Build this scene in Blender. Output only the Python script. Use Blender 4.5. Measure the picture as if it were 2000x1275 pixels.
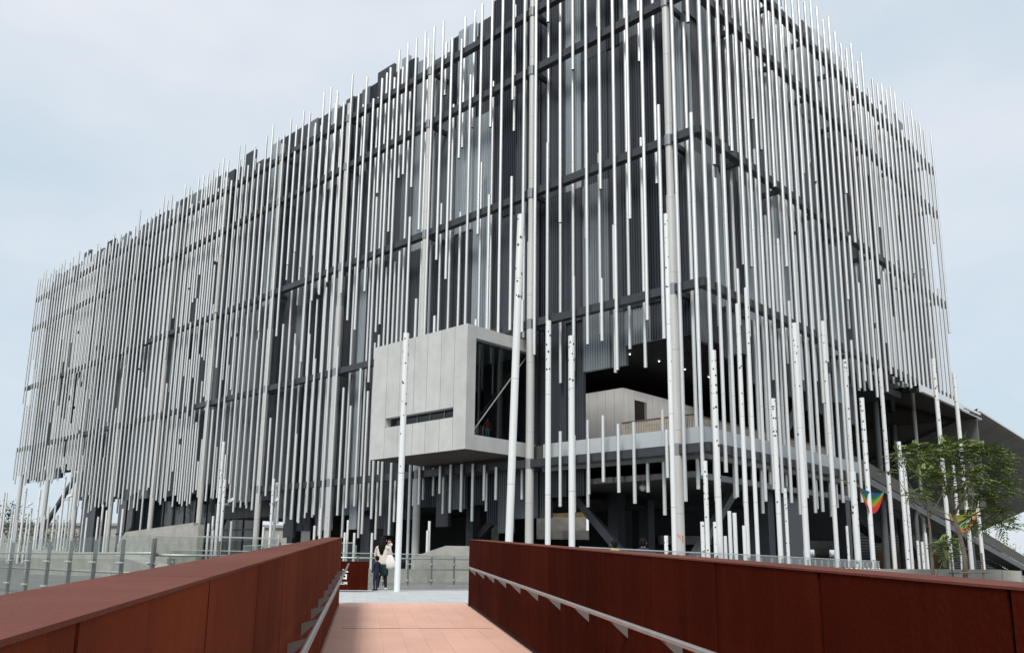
import bpy, bmesh, math, random
from mathutils import Vector, Matrix
R = math.radians
for o in list(bpy.data.objects):
    bpy.data.objects.remove(o, do_unlink=True)
scene = bpy.context.scene
col = scene.collection

# ------------------------------------------------------------------ camera
EYE = Vector((0, 0, 0.89))
PITCH, ROLL = R(11.2506), R(0.6544)
fwd = Vector((0, math.cos(PITCH), math.sin(PITCH)))
rt = Vector((1, 0, 0)); up = rt.cross(fwd)
cr = rt * math.cos(ROLL) + up * math.sin(ROLL)
cu = up * math.cos(ROLL) - rt * math.sin(ROLL)
cam_data = bpy.data.cameras.new('camera')
cam = bpy.data.objects.new('camera', cam_data); col.objects.link(cam)
m = Matrix.Identity(4)
for i in range(3):
    m[i][0], m[i][1], m[i][2], m[i][3] = cr[i], cu[i], -fwd[i], EYE[i]
cam.matrix_world = m
cam_data.sensor_width = 36.0
cam_data.lens = 1641.6 / 2000 * 36
cam_data.shift_y = 134.0 / 2000
cam_data.clip_start = 0.05
cam_data.clip_end = 6000
scene.camera = cam

# ------------------------------------------------------------------ sky, sun, exposure
SUN_EL, SUN_AZ = R(50), R(198)          # azimuth clockwise from +Y (camera looks along +Y)
world = bpy.data.worlds.new('World'); scene.world = world
world.use_nodes = True
nt = world.node_tree; nt.nodes.clear()
wout = nt.nodes.new('ShaderNodeOutputWorld')
bg = nt.nodes.new('ShaderNodeBackground')
sky = nt.nodes.new('ShaderNodeTexSky'); sky.sky_type = 'NISHITA'; sky.sun_disc = False
sky.sun_elevation = SUN_EL; sky.sun_rotation = SUN_AZ
sky.air_density = 1.0; sky.dust_density = 2.0
skys = nt.nodes.new('ShaderNodeVectorMath'); skys.operation = 'SCALE'; skys.inputs['Scale'].default_value = 0.24
nt.links.new(sky.outputs[0], skys.inputs[0])
tc = nt.nodes.new('ShaderNodeTexCoord')
mp = nt.nodes.new('ShaderNodeMapping'); mp.inputs['Scale'].default_value = (1.0, 1.0, 2.2); mp.inputs['Location'].default_value = (-1.57, 0.27, -0.78)
nt.links.new(tc.outputs['Generated'], mp.inputs['Vector'])
nz = nt.nodes.new('ShaderNodeTexNoise'); nz.inputs['Scale'].default_value = 1.7
nz.inputs['Detail'].default_value = 5.0; nz.inputs['Roughness'].default_value = 0.52
nt.links.new(mp.outputs[0], nz.inputs['Vector'])
cr_ = nt.nodes.new('ShaderNodeValToRGB')
cr_.color_ramp.elements[0].position = 0.36; cr_.color_ramp.elements[0].color = (0.68, 0.80, 0.90, 1)
cr_.color_ramp.elements[1].position = 0.66; cr_.color_ramp.elements[1].color = (0.93, 0.96, 1.01, 1)
nt.links.new(nz.outputs['Fac'], cr_.inputs['Fac'])
wmix = nt.nodes.new('ShaderNodeMix'); wmix.data_type = 'RGBA'; wmix.inputs[0].default_value = 0.93
nt.links.new(skys.outputs[0], wmix.inputs[6]); nt.links.new(cr_.outputs[0], wmix.inputs[7])
nt.links.new(wmix.outputs[2], bg.inputs['Color']); bg.inputs['Strength'].default_value = 0.43
nt.links.new(bg.outputs[0], wout.inputs['Surface'])
sun_d = bpy.data.lights.new('sun', 'SUN'); sun_d.energy = 1.5; sun_d.angle = R(16); sun_d.color = (1.0, 0.965, 0.92)
sun = bpy.data.objects.new('sun', sun_d); col.objects.link(sun)
sdir = Vector((math.sin(SUN_AZ) * math.cos(SUN_EL), math.cos(SUN_AZ) * math.cos(SUN_EL), math.sin(SUN_EL)))
sun.rotation_euler = sdir.to_track_quat('Z', 'Y').to_euler()
scene.view_settings.view_transform = 'Standard'; scene.view_settings.look = 'None'
scene.view_settings.exposure = 1.08; scene.view_settings.gamma = 1.0
scene.view_settings.use_curve_mapping = False
scene.render.engine = 'CYCLES'
scene.cycles.max_bounces = 8; scene.cycles.transparent_max_bounces = 16
scene.cycles.use_denoising = True

# ------------------------------------------------------------------ materials
def mat(name, color, rough=0.6, metal=0.0, var=0.0, vscale=1.0, bump=0.0, bscale=20.0, stretch=(1, 1, 1),
        col2=None, spec=0.5, rand=0.0, band=None, detail=6.0, local=False, streak=None):
    """procedural surface: base colour, a second tone mixed by world-space noise, per-object tone, fine relief"""
    M = bpy.data.materials.new(name); M.use_nodes = True
    t = M.node_tree; b = t.nodes['Principled BSDF']
    b.inputs['Base Color'].default_value = (*color, 1); b.inputs['Roughness'].default_value = rough
    b.inputs['Metallic'].default_value = metal
    b.inputs['Specular IOR Level'].default_value = spec
    if local:
        tcn = t.nodes.new('ShaderNodeTexCoord'); pos = tcn.outputs['Object']
    else:
        geo = t.nodes.new('ShaderNodeNewGeometry'); pos = geo.outputs['Position']
    mpn = t.nodes.new('ShaderNodeMapping'); mpn.inputs['Scale'].default_value = stretch
    t.links.new(pos, mpn.inputs['Vector'])
    cur = None
    if var > 0:
        n = t.nodes.new('ShaderNodeTexNoise'); n.inputs['Scale'].default_value = vscale
        n.inputs['Detail'].default_value = detail; n.inputs['Roughness'].default_value = 0.6
        t.links.new(mpn.outputs[0], n.inputs['Vector'])
        rp = t.nodes.new('ShaderNodeValToRGB'); rp.color_ramp.elements[0].position = 0.33; rp.color_ramp.elements[1].position = 0.68
        t.links.new(n.outputs['Fac'], rp.inputs['Fac'])
        c2 = col2 or tuple(c * (1 - var) for c in color)
        mx = t.nodes.new('ShaderNodeMix'); mx.data_type = 'RGBA'
        mx.inputs[6].default_value = (*c2, 1); mx.inputs[7].default_value = (*color, 1)
        t.links.new(rp.outputs[0], mx.inputs[0]); cur = mx.outputs[2]
        rr = t.nodes.new('ShaderNodeMapRange'); rr.inputs['To Min'].default_value = min(1, rough + 0.08); rr.inputs['To Max'].default_value = max(0.03, rough - 0.06)
        t.links.new(n.outputs['Fac'], rr.inputs['Value']); t.links.new(rr.outputs[0], b.inputs['Roughness'])
    if rand > 0:
        oi = t.nodes.new('ShaderNodeObjectInfo')
        mr = t.nodes.new('ShaderNodeMapRange'); mr.inputs['To Min'].default_value = 1 - rand; mr.inputs['To Max'].default_value = 1 + rand
        t.links.new(oi.outputs['Random'], mr.inputs['Value'])
        vs = t.nodes.new('ShaderNodeVectorMath'); vs.operation = 'SCALE'
        if cur: t.links.new(cur, vs.inputs[0])
        else: vs.inputs[0].default_value = color
        t.links.new(mr.outputs[0], vs.inputs['Scale']); cur = vs.outputs[0]
    if band:                                   # welded seam lines every <pitch> metres of height, per-object offset
        pitch, w, dark = band
        sx = t.nodes.new('ShaderNodeSeparateXYZ'); g2 = t.nodes.new('ShaderNodeNewGeometry'); t.links.new(g2.outputs['Position'], sx.inputs[0])
        oi2 = t.nodes.new('ShaderNodeObjectInfo'); ad = t.nodes.new('ShaderNodeMath'); ad.operation = 'MULTIPLY_ADD'
        ad.inputs[1].default_value = 1.2; t.links.new(oi2.outputs['Random'], ad.inputs[0]); t.links.new(sx.outputs['Z'], ad.inputs[2])
        md = t.nodes.new('ShaderNodeMath'); md.operation = 'MODULO'; md.inputs[1].default_value = pitch; t.links.new(ad.outputs[0], md.inputs[0])
        lt = t.nodes.new('ShaderNodeMath'); lt.operation = 'LESS_THAN'; lt.inputs[1].default_value = w; t.links.new(md.outputs[0], lt.inputs[0])
        mb = t.nodes.new('ShaderNodeMix'); mb.data_type = 'RGBA'
        mb.inputs[7].default_value = (*dark, 1)
        if cur: t.links.new(cur, mb.inputs[6])
        else: mb.inputs[6].default_value = (*color, 1)
        t.links.new(lt.outputs[0], mb.inputs[0]); cur = mb.outputs[2]
    if streak:                                 # vertical run-off stains: (scale, strength, tone)
        sc_, am, tone = streak
        g3 = t.nodes.new('ShaderNodeNewGeometry'); m3 = t.nodes.new('ShaderNodeMapping'); m3.inputs['Scale'].default_value = (1, 1, 0.07); t.links.new(g3.outputs['Position'], m3.inputs['Vector'])
        n3 = t.nodes.new('ShaderNodeTexNoise'); n3.inputs['Scale'].default_value = sc_; n3.inputs['Detail'].default_value = 7; n3.inputs['Roughness'].default_value = 0.65; t.links.new(m3.outputs[0], n3.inputs['Vector'])
        r3 = t.nodes.new('ShaderNodeMapRange'); r3.inputs['From Min'].default_value = 0.50; r3.inputs['From Max'].default_value = 0.74; r3.inputs['To Max'].default_value = am; t.links.new(n3.outputs['Fac'], r3.inputs['Value'])
        x3 = t.nodes.new('ShaderNodeMix'); x3.data_type = 'RGBA'; x3.inputs[7].default_value = (*tone, 1)
        if cur: t.links.new(cur, x3.inputs[6])
        else: x3.inputs[6].default_value = (*color, 1)
        t.links.new(r3.outputs[0], x3.inputs[0]); cur = x3.outputs[2]
    if cur: t.links.new(cur, b.inputs['Base Color'])
    if bump > 0:
        n2 = t.nodes.new('ShaderNodeTexNoise'); n2.inputs['Scale'].default_value = bscale; n2.inputs['Detail'].default_value = 4
        t.links.new(mpn.outputs[0], n2.inputs['Vector'])
        bp = t.nodes.new('ShaderNodeBump'); bp.inputs['Strength'].default_value = bump; bp.inputs['Distance'].default_value = 0.02
        t.links.new(n2.outputs['Fac'], bp.inputs['Height']); t.links.new(bp.outputs[0], b.inputs['Normal'])
    return M

def glass_mat(name, tint, gloss=0.12, rough=0.0):
    M = bpy.data.materials.new(name); M.use_nodes = True; t = M.node_tree; t.nodes.clear()
    o = t.nodes.new('ShaderNodeOutputMaterial'); tr = t.nodes.new('ShaderNodeBsdfTransparent'); tr.inputs['Color'].default_value = (*tint, 1)
    gl = t.nodes.new('ShaderNodeBsdfGlossy'); gl.inputs['Roughness'].default_value = rough
    lw = t.nodes.new('ShaderNodeLayerWeight'); lw.inputs['Blend'].default_value = 0.5
    pw = t.nodes.new('ShaderNodeMath'); pw.operation = 'POWER'; pw.inputs[1].default_value = 6.0; t.links.new(lw.outputs['Facing'], pw.inputs[0])
    ad = t.nodes.new('ShaderNodeMath'); ad.operation = 'MULTIPLY_ADD'; ad.inputs[1].default_value = 0.45; ad.inputs[2].default_value = gloss; ad.use_clamp = True
    t.links.new(pw.outputs[0], ad.inputs[0])
    mx = t.nodes.new('ShaderNodeMixShader'); t.links.new(ad.outputs[0], mx.inputs[0]); t.links.new(tr.outputs[0], mx.inputs[1]); t.links.new(gl.outputs[0], mx.inputs[2])
    t.links.new(mx.outputs[0], o.inputs['Surface'])
    return M

def emit_mat(name, color, s):
    M = bpy.data.materials.new(name); M.use_nodes = True; t = M.node_tree; b = t.nodes['Principled BSDF']
    b.inputs['Base Color'].default_value = (*color, 1); b.inputs['Emission Color'].default_value = (*color, 1); b.inputs['Emission Strength'].default_value = s
    return M

K = {}
K['tube'] = mat('tube_aluminium', (0.745, 0.755, 0.745), 0.40, 0.66, var=0.12, vscale=0.35, rand=0.08, stretch=(1, 1, 0.25), band=(6.0, 0.03, (0.50, 0.51, 0.50)), streak=(4.0, 0.22, (0.50, 0.50, 0.48)))
K['tube_end'] = mat('tube_hollow_end', (0.03, 0.03, 0.032), 0.8)
K['pole'] = mat('pole_white_paint', (0.78, 0.79, 0.78), 0.40, 0.15, var=0.10, vscale=0.8, rand=0.05, stretch=(1, 1, 0.3), band=(4.6, 0.03, (0.40, 0.41, 0.41)), streak=(9.0, 0.25, (0.5, 0.5, 0.48)))
K['hole'] = mat('pole_hole_dark', (0.035, 0.036, 0.04), 0.8)
K['column'] = mat('column_grey_paint', (0.55, 0.55, 0.53), 0.48, 0.1, var=0.12, vscale=0.5, stretch=(1, 1, 0.3), band=(5.0, 0.04, (0.33, 0.33, 0.32)), streak=(5.0, 0.25, (0.38, 0.36, 0.34)))
K['collar'] = mat('collar_grey', (0.24, 0.25, 0.27), 0.45, 0.2)
K['beam'] = mat('beam_charcoal', (0.042, 0.045, 0.052), 0.42, 0.1, var=0.25, vscale=0.8)
K['clad0'] = mat('cladding_pale', (0.36, 0.41, 0.44), 0.36, 0.25, var=0.30, vscale=0.22, rand=0.12, stretch=(1, 1, 0.35))
K['clad1'] = mat('cladding_grey', (0.185, 0.21, 0.228), 0.36, 0.25, var=0.32, vscale=0.22, rand=0.16, stretch=(1, 1, 0.35))
K['clad2'] = mat('cladding_charcoal', (0.070, 0.077, 0.090), 0.36, 0.25, var=0.32, vscale=0.22, rand=0.18, stretch=(1, 1, 0.35))
K['clad3'] = mat('cladding_navy', (0.022, 0.027, 0.038), 0.32, 0.2, var=0.3, vscale=0.2, rand=0.15, stretch=(1, 1, 0.35))
K['clad4'] = mat('cladding_smooth_slate', (0.062, 0.066, 0.080), 0.3, 0.3, var=0.2, vscale=0.2, rand=0.12)
K['core'] = mat('core_dark', (0.018, 0.019, 0.023), 0.7)
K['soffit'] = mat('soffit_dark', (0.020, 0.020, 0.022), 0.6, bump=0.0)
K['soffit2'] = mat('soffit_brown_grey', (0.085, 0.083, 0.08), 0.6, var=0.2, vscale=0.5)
K['pillar'] = mat('pillar_dark_steel', (0.055, 0.062, 0.075), 0.45, 0.2, var=0.2, vscale=0.6)
K['brace'] = mat('brace_grey_steel', (0.13, 0.138, 0.142), 0.5, 0.2, var=0.15, vscale=0.6)
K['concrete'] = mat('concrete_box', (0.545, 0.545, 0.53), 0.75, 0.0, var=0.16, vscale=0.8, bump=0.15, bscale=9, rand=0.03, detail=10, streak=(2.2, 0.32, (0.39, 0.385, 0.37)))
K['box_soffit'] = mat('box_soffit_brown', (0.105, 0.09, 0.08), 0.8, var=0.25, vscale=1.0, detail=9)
K['concrete2'] = mat('concrete_weathered', (0.40, 0.385, 0.35), 0.85, 0.0, var=0.30, vscale=1.3, bump=0.25, bscale=7, detail=9)
K['concrete3'] = mat('concrete_gallery', (0.80, 0.80, 0.79), 0.8, 0.0, var=0.10, vscale=1.0, rand=0.03)
K['fascia'] = mat('fascia_pale_blue', (0.44, 0.48, 0.50), 0.55, 0.05, var=0.08, vscale=0.5, rand=0.03)
K['fascia_grey'] = mat('fascia_grey_block', (0.26, 0.26, 0.255), 0.6, var=0.15, vscale=1.5, rand=0.12)
K['white_trim'] = mat('white_trim', (0.74, 0.75, 0.75), 0.4, 0.2)
K['mirror'] = mat('mirror_soffit', (0.30, 0.255, 0.235), 0.06, 1.0, bump=0.30, bscale=0.45)
K['slope_soffit'] = mat('sloped_soffit_panel', (0.15, 0.14, 0.128), 0.6, var=0.2, vscale=0.6, rand=0.08)
K['wood'] = mat('rail_pale_wood', (0.40, 0.345, 0.28), 0.6, var=0.25, vscale=2.0, rand=0.12)
K['wood_dark'] = mat('rail_dark_wood', (0.10, 0.055, 0.035), 0.5)
K['mesh'] = mat('stair_mesh_brown', (0.115, 0.105, 0.093), 0.6, 0.2, var=0.3, vscale=3.0, stretch=(4, 4, 0.5))
K['steel'] = mat('stainless_steel', (0.66, 0.66, 0.655), 0.34, 0.55, var=0.1, vscale=4.0)
K['handrail'] = mat('handrail_brushed_steel', (0.42, 0.40, 0.39), 0.36, 0.6, var=0.12, vscale=5.0)
K['steel_post'] = mat('railing_post_grey', (0.30, 0.30, 0.295), 0.4, 0.6, var=0.15, vscale=4.0)
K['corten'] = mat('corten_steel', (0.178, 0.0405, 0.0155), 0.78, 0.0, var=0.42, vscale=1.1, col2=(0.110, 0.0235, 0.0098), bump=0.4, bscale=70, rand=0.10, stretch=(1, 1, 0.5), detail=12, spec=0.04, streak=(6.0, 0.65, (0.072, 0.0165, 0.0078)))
K['corten_dark'] = mat('corten_steel_darker', (0.057, 0.0086, 0.0036), 0.80, 0.0, var=0.42, vscale=1.1, col2=(0.036, 0.0050, 0.0024), bump=0.4, bscale=70, rand=0.12, stretch=(1, 1, 0.5), detail=12, spec=0.015, streak=(6.0, 0.5, (0.070, 0.0138, 0.0055)))  # darker corten tone, used on the right parapet and the sign plate
K['corten_top'] = mat('corten_coping', (0.150, 0.050, 0.034), 0.66, 0.0, var=0.34, vscale=1.2, col2=(0.112, 0.034, 0.023), bump=0.25, bscale=60, rand=0.07, detail=11, spec=0.12)
K['gap'] = mat('shadow_gap_dark', (0.02, 0.013, 0.011), 0.9)
K['tile'] = mat('terracotta_tile', (0.65, 0.385, 0.29), 0.8, 0.0, var=0.25, vscale=1.6, rand=0.03, bump=0.3, bscale=35, detail=12, col2=(0.585, 0.352, 0.272), stretch=(1.1, 0.7, 1))
K['tile_joint'] = mat('tile_joint', (0.46, 0.27, 0.205), 0.9, var=0.3, vscale=5)
K['paver'] = mat('grey_paver', (0.47, 0.485, 0.49), 0.8, var=0.14, vscale=2.0, rand=0.05, bump=0.2, bscale=25)
K['paver_joint'] = mat('paver_joint', (0.25, 0.255, 0.255), 0.9)
K['ground'] = mat('plaza_concrete', (0.20, 0.20, 0.19), 0.85, var=0.25, vscale=0.35, bump=0.2, bscale=5, detail=9)
K['soil'] = mat('far_ground_grass', (0.115, 0.12, 0.055), 0.95, var=0.4, vscale=0.08, detail=8)
K['glass'] = glass_mat('railing_glass', (0.88, 0.91, 0.895), 0.03)
K['glass_dark'] = glass_mat('facade_glass_dark', (0.55, 0.61, 0.62), 0.05)
K['glass_teal'] = mat('window_wall_teal', (0.012, 0.028, 0.030), 0.06, 0.0, spec=0.6)
K['bark'] = mat('tree_bark', (0.17, 0.135, 0.105), 0.9, var=0.35, vscale=6.0, stretch=(3, 3, 0.6), bump=0.4, bscale=25)
K['leaf'] = mat('leaf_green', (0.185, 0.235, 0.062), 0.6, var=0.5, vscale=1.8, col2=(0.085, 0.130, 0.034), spec=0.3)
K['leaf2'] = mat('leaf_far', (0.075, 0.095, 0.045), 0.8, var=0.4, vscale=0.4, spec=0.2)
K['straw'] = mat('dry_grass', (0.30, 0.22, 0.10), 0.9, var=0.4, vscale=1.0)
K['lamp_white'] = mat('floodlight_housing', (0.66, 0.66, 0.64), 0.4, 0.2)
K['downlight'] = emit_mat('downlight_lit', (1.0, 0.98, 0.95), 5.0)
K['red_paint'] = mat('red_lettering', (0.55, 0.09, 0.045), 0.7)
K['white_paint'] = mat('white_lettering', (0.80, 0.80, 0.78), 0.6)

# ------------------------------------------------------------------ mesh helpers
class MB:
    def __init__(s): s.v = []; s.f = []; s.mi = []
    def quad(s, a, b, c, d, mi=0):
        n = len(s.v); s.v += [tuple(a), tuple(b), tuple(c), tuple(d)]; s.f.append((n, n + 1, n + 2, n + 3)); s.mi.append(mi)
    def poly(s, pts, mi=0):
        n = len(s.v); s.v += [tuple(p) for p in pts]; s.f.append(tuple(range(n, n + len(pts)))); s.mi.append(mi)
    def box(s, x0, x1, y0, y1, z0, z1, mi=0):
        n = len(s.v)
        s.v += [(x0, y0, z0), (x1, y0, z0), (x1, y1, z0), (x0, y1, z0), (x0, y0, z1), (x1, y0, z1), (x1, y1, z1), (x0, y1, z1)]
        for q in ((0, 3, 2, 1), (4, 5, 6, 7), (0, 1, 5, 4), (1, 2, 6, 5), (2, 3, 7, 6), (3, 0, 4, 7)):
            s.f.append(tuple(n + i for i in q)); s.mi.append(mi)
    def hexa(s, p, mi=0):
        """eight corners: bottom four, then top four, same order"""
        n = len(s.v); s.v += [tuple(q) for q in p]
        for q in ((0, 3, 2, 1), (4, 5, 6, 7), (0, 1, 5, 4), (1, 2, 6, 5), (2, 3, 7, 6), (3, 0, 4, 7)):
            s.f.append(tuple(n + i for i in q)); s.mi.append(mi)
    def bar(s, a, b, w, h, upv=(0, 0, 1), mi=0):
        a = Vector(a); b = Vector(b); d = (b - a).normalized(); u = Vector(upv)
        sd = d.cross(u)
        if sd.length < 1e-4: sd = d.cross(Vector((1, 0, 0)))
        sd.normalize(); u = sd.cross(d).normalized()
        p = []
        for q in (a, b):
            for i, j in ((-1, -1), (1, -1), (1, 1), (-1, 1)): p.append(q + sd * (w / 2 * i) + u * (h / 2 * j))
        n = len(s.v); s.v += [tuple(q) for q in p]
        for q in ((0, 1, 2, 3), (7, 6, 5, 4), (0, 4, 5, 1), (1, 5, 6, 2), (2, 6, 7, 3), (3, 7, 4, 0)):
            s.f.append(tuple(n + i for i in q)); s.mi.append(mi)
    def tube(s, pts, radii, n=10, mi=0, cap=True, capmi=None):
        pts = [Vector(p) for p in pts]
        if not hasattr(radii, '__len__'): radii = [radii] * len(pts)
        base = len(s.v); prev = None
        for i, p in enumerate(pts):
            d = (pts[min(i + 1, len(pts) - 1)] - pts[max(i - 1, 0)]).normalized()
            if prev is None:
                x = d.cross(Vector((0, 0, 1)))
                if x.length < 1e-3: x = Vector((1, 0, 0))
            else: x = prev - d * prev.dot(d)
            x.normalize(); prev = x; y = d.cross(x)
            for k in range(n):
                a = 2 * math.pi * k / n
                s.v.append(tuple(p + (x * math.cos(a) + y * math.sin(a)) * radii[i]))
        for i in range(len(pts) - 1):
            for k in range(n):
                a = base + i * n + k; b = base + i * n + (k + 1) % n
                s.f.append((a, b, b + n, a + n)); s.mi.append(mi)
        if cap:
            s.f.append(tuple(base + k for k in reversed(range(n)))); s.mi.append(mi if capmi is None else capmi)
            e = base + (len(pts) - 1) * n
            s.f.append(tuple(e + k for k in range(n))); s.mi.append(mi if capmi is None else capmi)
    def disc(s, c, nrm, r, n=8, mi=0, depth=0.0):
        c = Vector(c); nrm = Vector(nrm).normalized(); x = nrm.cross(Vector((0, 0, 1))).normalized(); y = nrm.cross(x)
        s.poly([c + (x * math.cos(2 * math.pi * k / n) + y * math.sin(2 * math.pi * k / n)) * r for k in range(n)], mi)
    def mesh(s, name, mats, smooth=False):
        me = bpy.data.meshes.new(name); me.from_pydata(s.v, [], s.f)
        if not isinstance(mats, (list, tuple)): mats = [mats]
        for mm in mats: me.materials.append(mm)
        for p, i in zip(me.polygons, s.mi): p.material_index = i
        if smooth:
            for p in me.polygons: p.use_smooth = True
        me.validate(); me.update()
        return me
    def build(s, name, mats, parent=None, smooth=False):
        return link(name, s.mesh(name, mats, smooth), parent)

def link(name, me, parent=None, loc=None, rot=None, scale=None):
    o = bpy.data.objects.new(name, me); col.objects.link(o)
    if parent is not None: o.parent = parent
    if loc is not None: o.location = loc
    if rot is not None: o.rotation_euler = rot
    if scale is not None: o.scale = scale
    return o
def tag(o, label=None, cat=None, group=None, kind=None):
    if label: o['label'] = label
    if cat: o['category'] = cat
    if group: o['group'] = group
    if kind: o['kind'] = kind
    return o
def empty(name, loc=(0, 0, 0), rz=0.0):
    o = bpy.data.objects.new(name, None); col.objects.link(o); o.location = loc; o.rotation_euler = (0, 0, rz)
    o.empty_display_size = 0.3
    return o
def smooth_by_angle(me, deg=40):
    for p in me.polygons: p.use_smooth = True
    me.set_sharp_from_angle(angle=R(deg))
def box_mesh(name, m_, x0, x1, y0, y1, z0, z1):
    b = MB(); b.box(x0, x1, y0, y1, z0, z1); return b.mesh(name, m_)

# ------------------------------------------------------------------ frames of the place
CORNER = Vector((11.537, 48.924, 0)); BROT = R(46.618)
BX = Vector((math.cos(BROT), math.sin(BROT), 0)); BY = Vector((-math.sin(BROT), math.cos(BROT), 0))
def L2W(x, y, z): return CORNER + BX * x + BY * y + Vector((0, 0, z))
LV = {0: 7.67, 1: 17.76, 2: 27.85, 3: 37.94, 3.5: 42.985}
UC, BAY = 2.086, 12.001
SD = Vector((-0.1676, 0.98586, 0)); SP = Vector((0.98586, 0.1676, 0))    # bridge: along, across
def BR(s, t, h): return Vector((0, 0, -0.61 + 0.0345 * s + h)) + SD * s + SP * t

# ------------------------------------------------------------------ ground and plaza
g = MB(); g.quad((-2500, -300, -2.2), (2500, -300, -2.2), (2500, 3200, -2.2), (-2500, 3200, -2.2))
tag(g.build('ground', K['soil']), kind='structure')
edge = [(-220, 24), (-13.6, 22.2), (-6.35, 14.95), (-4.35, 16.3), (-3.95, 17.9), (-0.85, 18.47), (-0.7, 17.3), (1.4, 17.0), (16, 16.5), (230, 16.5), (230, 330), (-220, 330)]
p = MB(); p.poly([(x, y, -0.012) for x, y in edge])
n = len(edge)
for i in range(n):
    a, b = edge[i], edge[(i + 1) % n]
    p.quad((a[0], a[1], -0.012), (a[0], a[1], -2.3), (b[0], b[1], -2.3), (b[0], b[1], -0.012))
plaza = tag(p.build('plaza', K['ground']), kind='structure')

# grey pavers of the landing at the end of the bridge
lb = MB()
lb.poly([BR(18.5, -1.6, 0) * Vector((1, 1, 0)) if False else Vector((v.x, v.y, -0.004)) for v in (BR(18.45, -3.2, 0), BR(18.45, 4.4, 0), BR(29.5, 4.4, 0), BR(26.0, -3.2, 0))])
landing = tag(lb.build('landing_pavement', K['paver_joint']), kind='structure')
pav = MB(); pav.box(-0.296, 0.296, -0.146, 0.146, -0.02, 0.012)
pm = pav.mesh('paver', K['paver'])
rz_b = math.atan2(SP.y, SP.x)
random.seed(4)
for i in range(28):
    for j in range(12):
        s = 18.62 + i * 0.30; t = -2.9 + (j + (0.5 if i % 2 else 0)) * 0.60
        if s > 26.2 + (t + 3.2) * 0.42: continue
        v = BR(s, t, 0)
        link('paver', pm, landing, (v.x, v.y, random.uniform(-0.0015, 0.0015)), (0, 0, rz_b))

# ------------------------------------------------------------------ footbridge
WL, WR, HP, TH = -0.47, 2.15, 1.345, 0.285
S0, S1 = -5.0, 17.75
d = MB()
d.hexa([BR(S0, WL - 0.3, -0.25), BR(S0, WR + 0.3, -0.25), BR(18.5, WR + 0.3, -0.25), BR(18.5, WL - 0.3, -0.25),
        BR(S0, WL - 0.3, -0.0035), BR(S0, WR + 0.3, -0.0035), BR(18.5, WR + 0.3, -0.0035), BR(18.5, WL - 0.3, -0.0035)])
deck = tag(d.build('bridge_deck', K['tile_joint']), kind='structure')
yv_ = (SD + Vector((0, 0, 0.0345))).normalized()
brot = Matrix((SP, yv_, SP.cross(yv_))).transposed().to_4x4()
tl = MB(); tl.box(-0.1485, 0.1485, -0.5985, 0.5985, -0.02, 0.0)
tlm = tl.mesh('tile', K['tile'])
random.seed(5)
for i in range(20):
    s = -4.9 + 1.2 * i + 0.0
    if s > 18.2 or s < 1.0: continue
    for j in range(8):
        t = WL + 0.18 + 0.15 + j * 0.30 - 0.02
        o = link('tile', tlm, deck)
        v = BR(s, t, random.uniform(-0.0006, 0.0006))
        o.matrix_world = Matrix.Translation(v) @ brot
ej = MB(); ej.hexa([BR(13.693, WL + 0.17, -0.01), BR(13.693, WR - 0.09, -0.01), BR(13.707, WR - 0.09, -0.01), BR(13.707, WL + 0.17, -0.01), BR(13.693, WL + 0.17, 0.003), BR(13.693, WR - 0.09, 0.003), BR(13.707, WR - 0.09, 0.003), BR(13.707, WL + 0.17, 0.003)])
ej.build('expansion_joint', K['gap'], deck)
# edge strips of the deck
for tt, ww in ((WL + 0.085, 0.15), (WR - 0.045, 0.07)):
    for q in range(8):
        e = MB(); a = S0 + 0.02 + q * 2.93; b_ = a + 2.91
        e.hexa([BR(a, tt - ww / 2, -0.02), BR(a, tt + ww / 2, -0.02), BR(b_, tt + ww / 2, -0.02), BR(b_, tt - ww / 2, -0.02),
                BR(a, tt - ww / 2, 0.004), BR(a, tt + ww / 2, 0.004), BR(b_, tt + ww / 2, 0.004), BR(b_, tt - ww / 2, 0.004)])
        e.build('edge_strip', K['tile'], deck)

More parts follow.
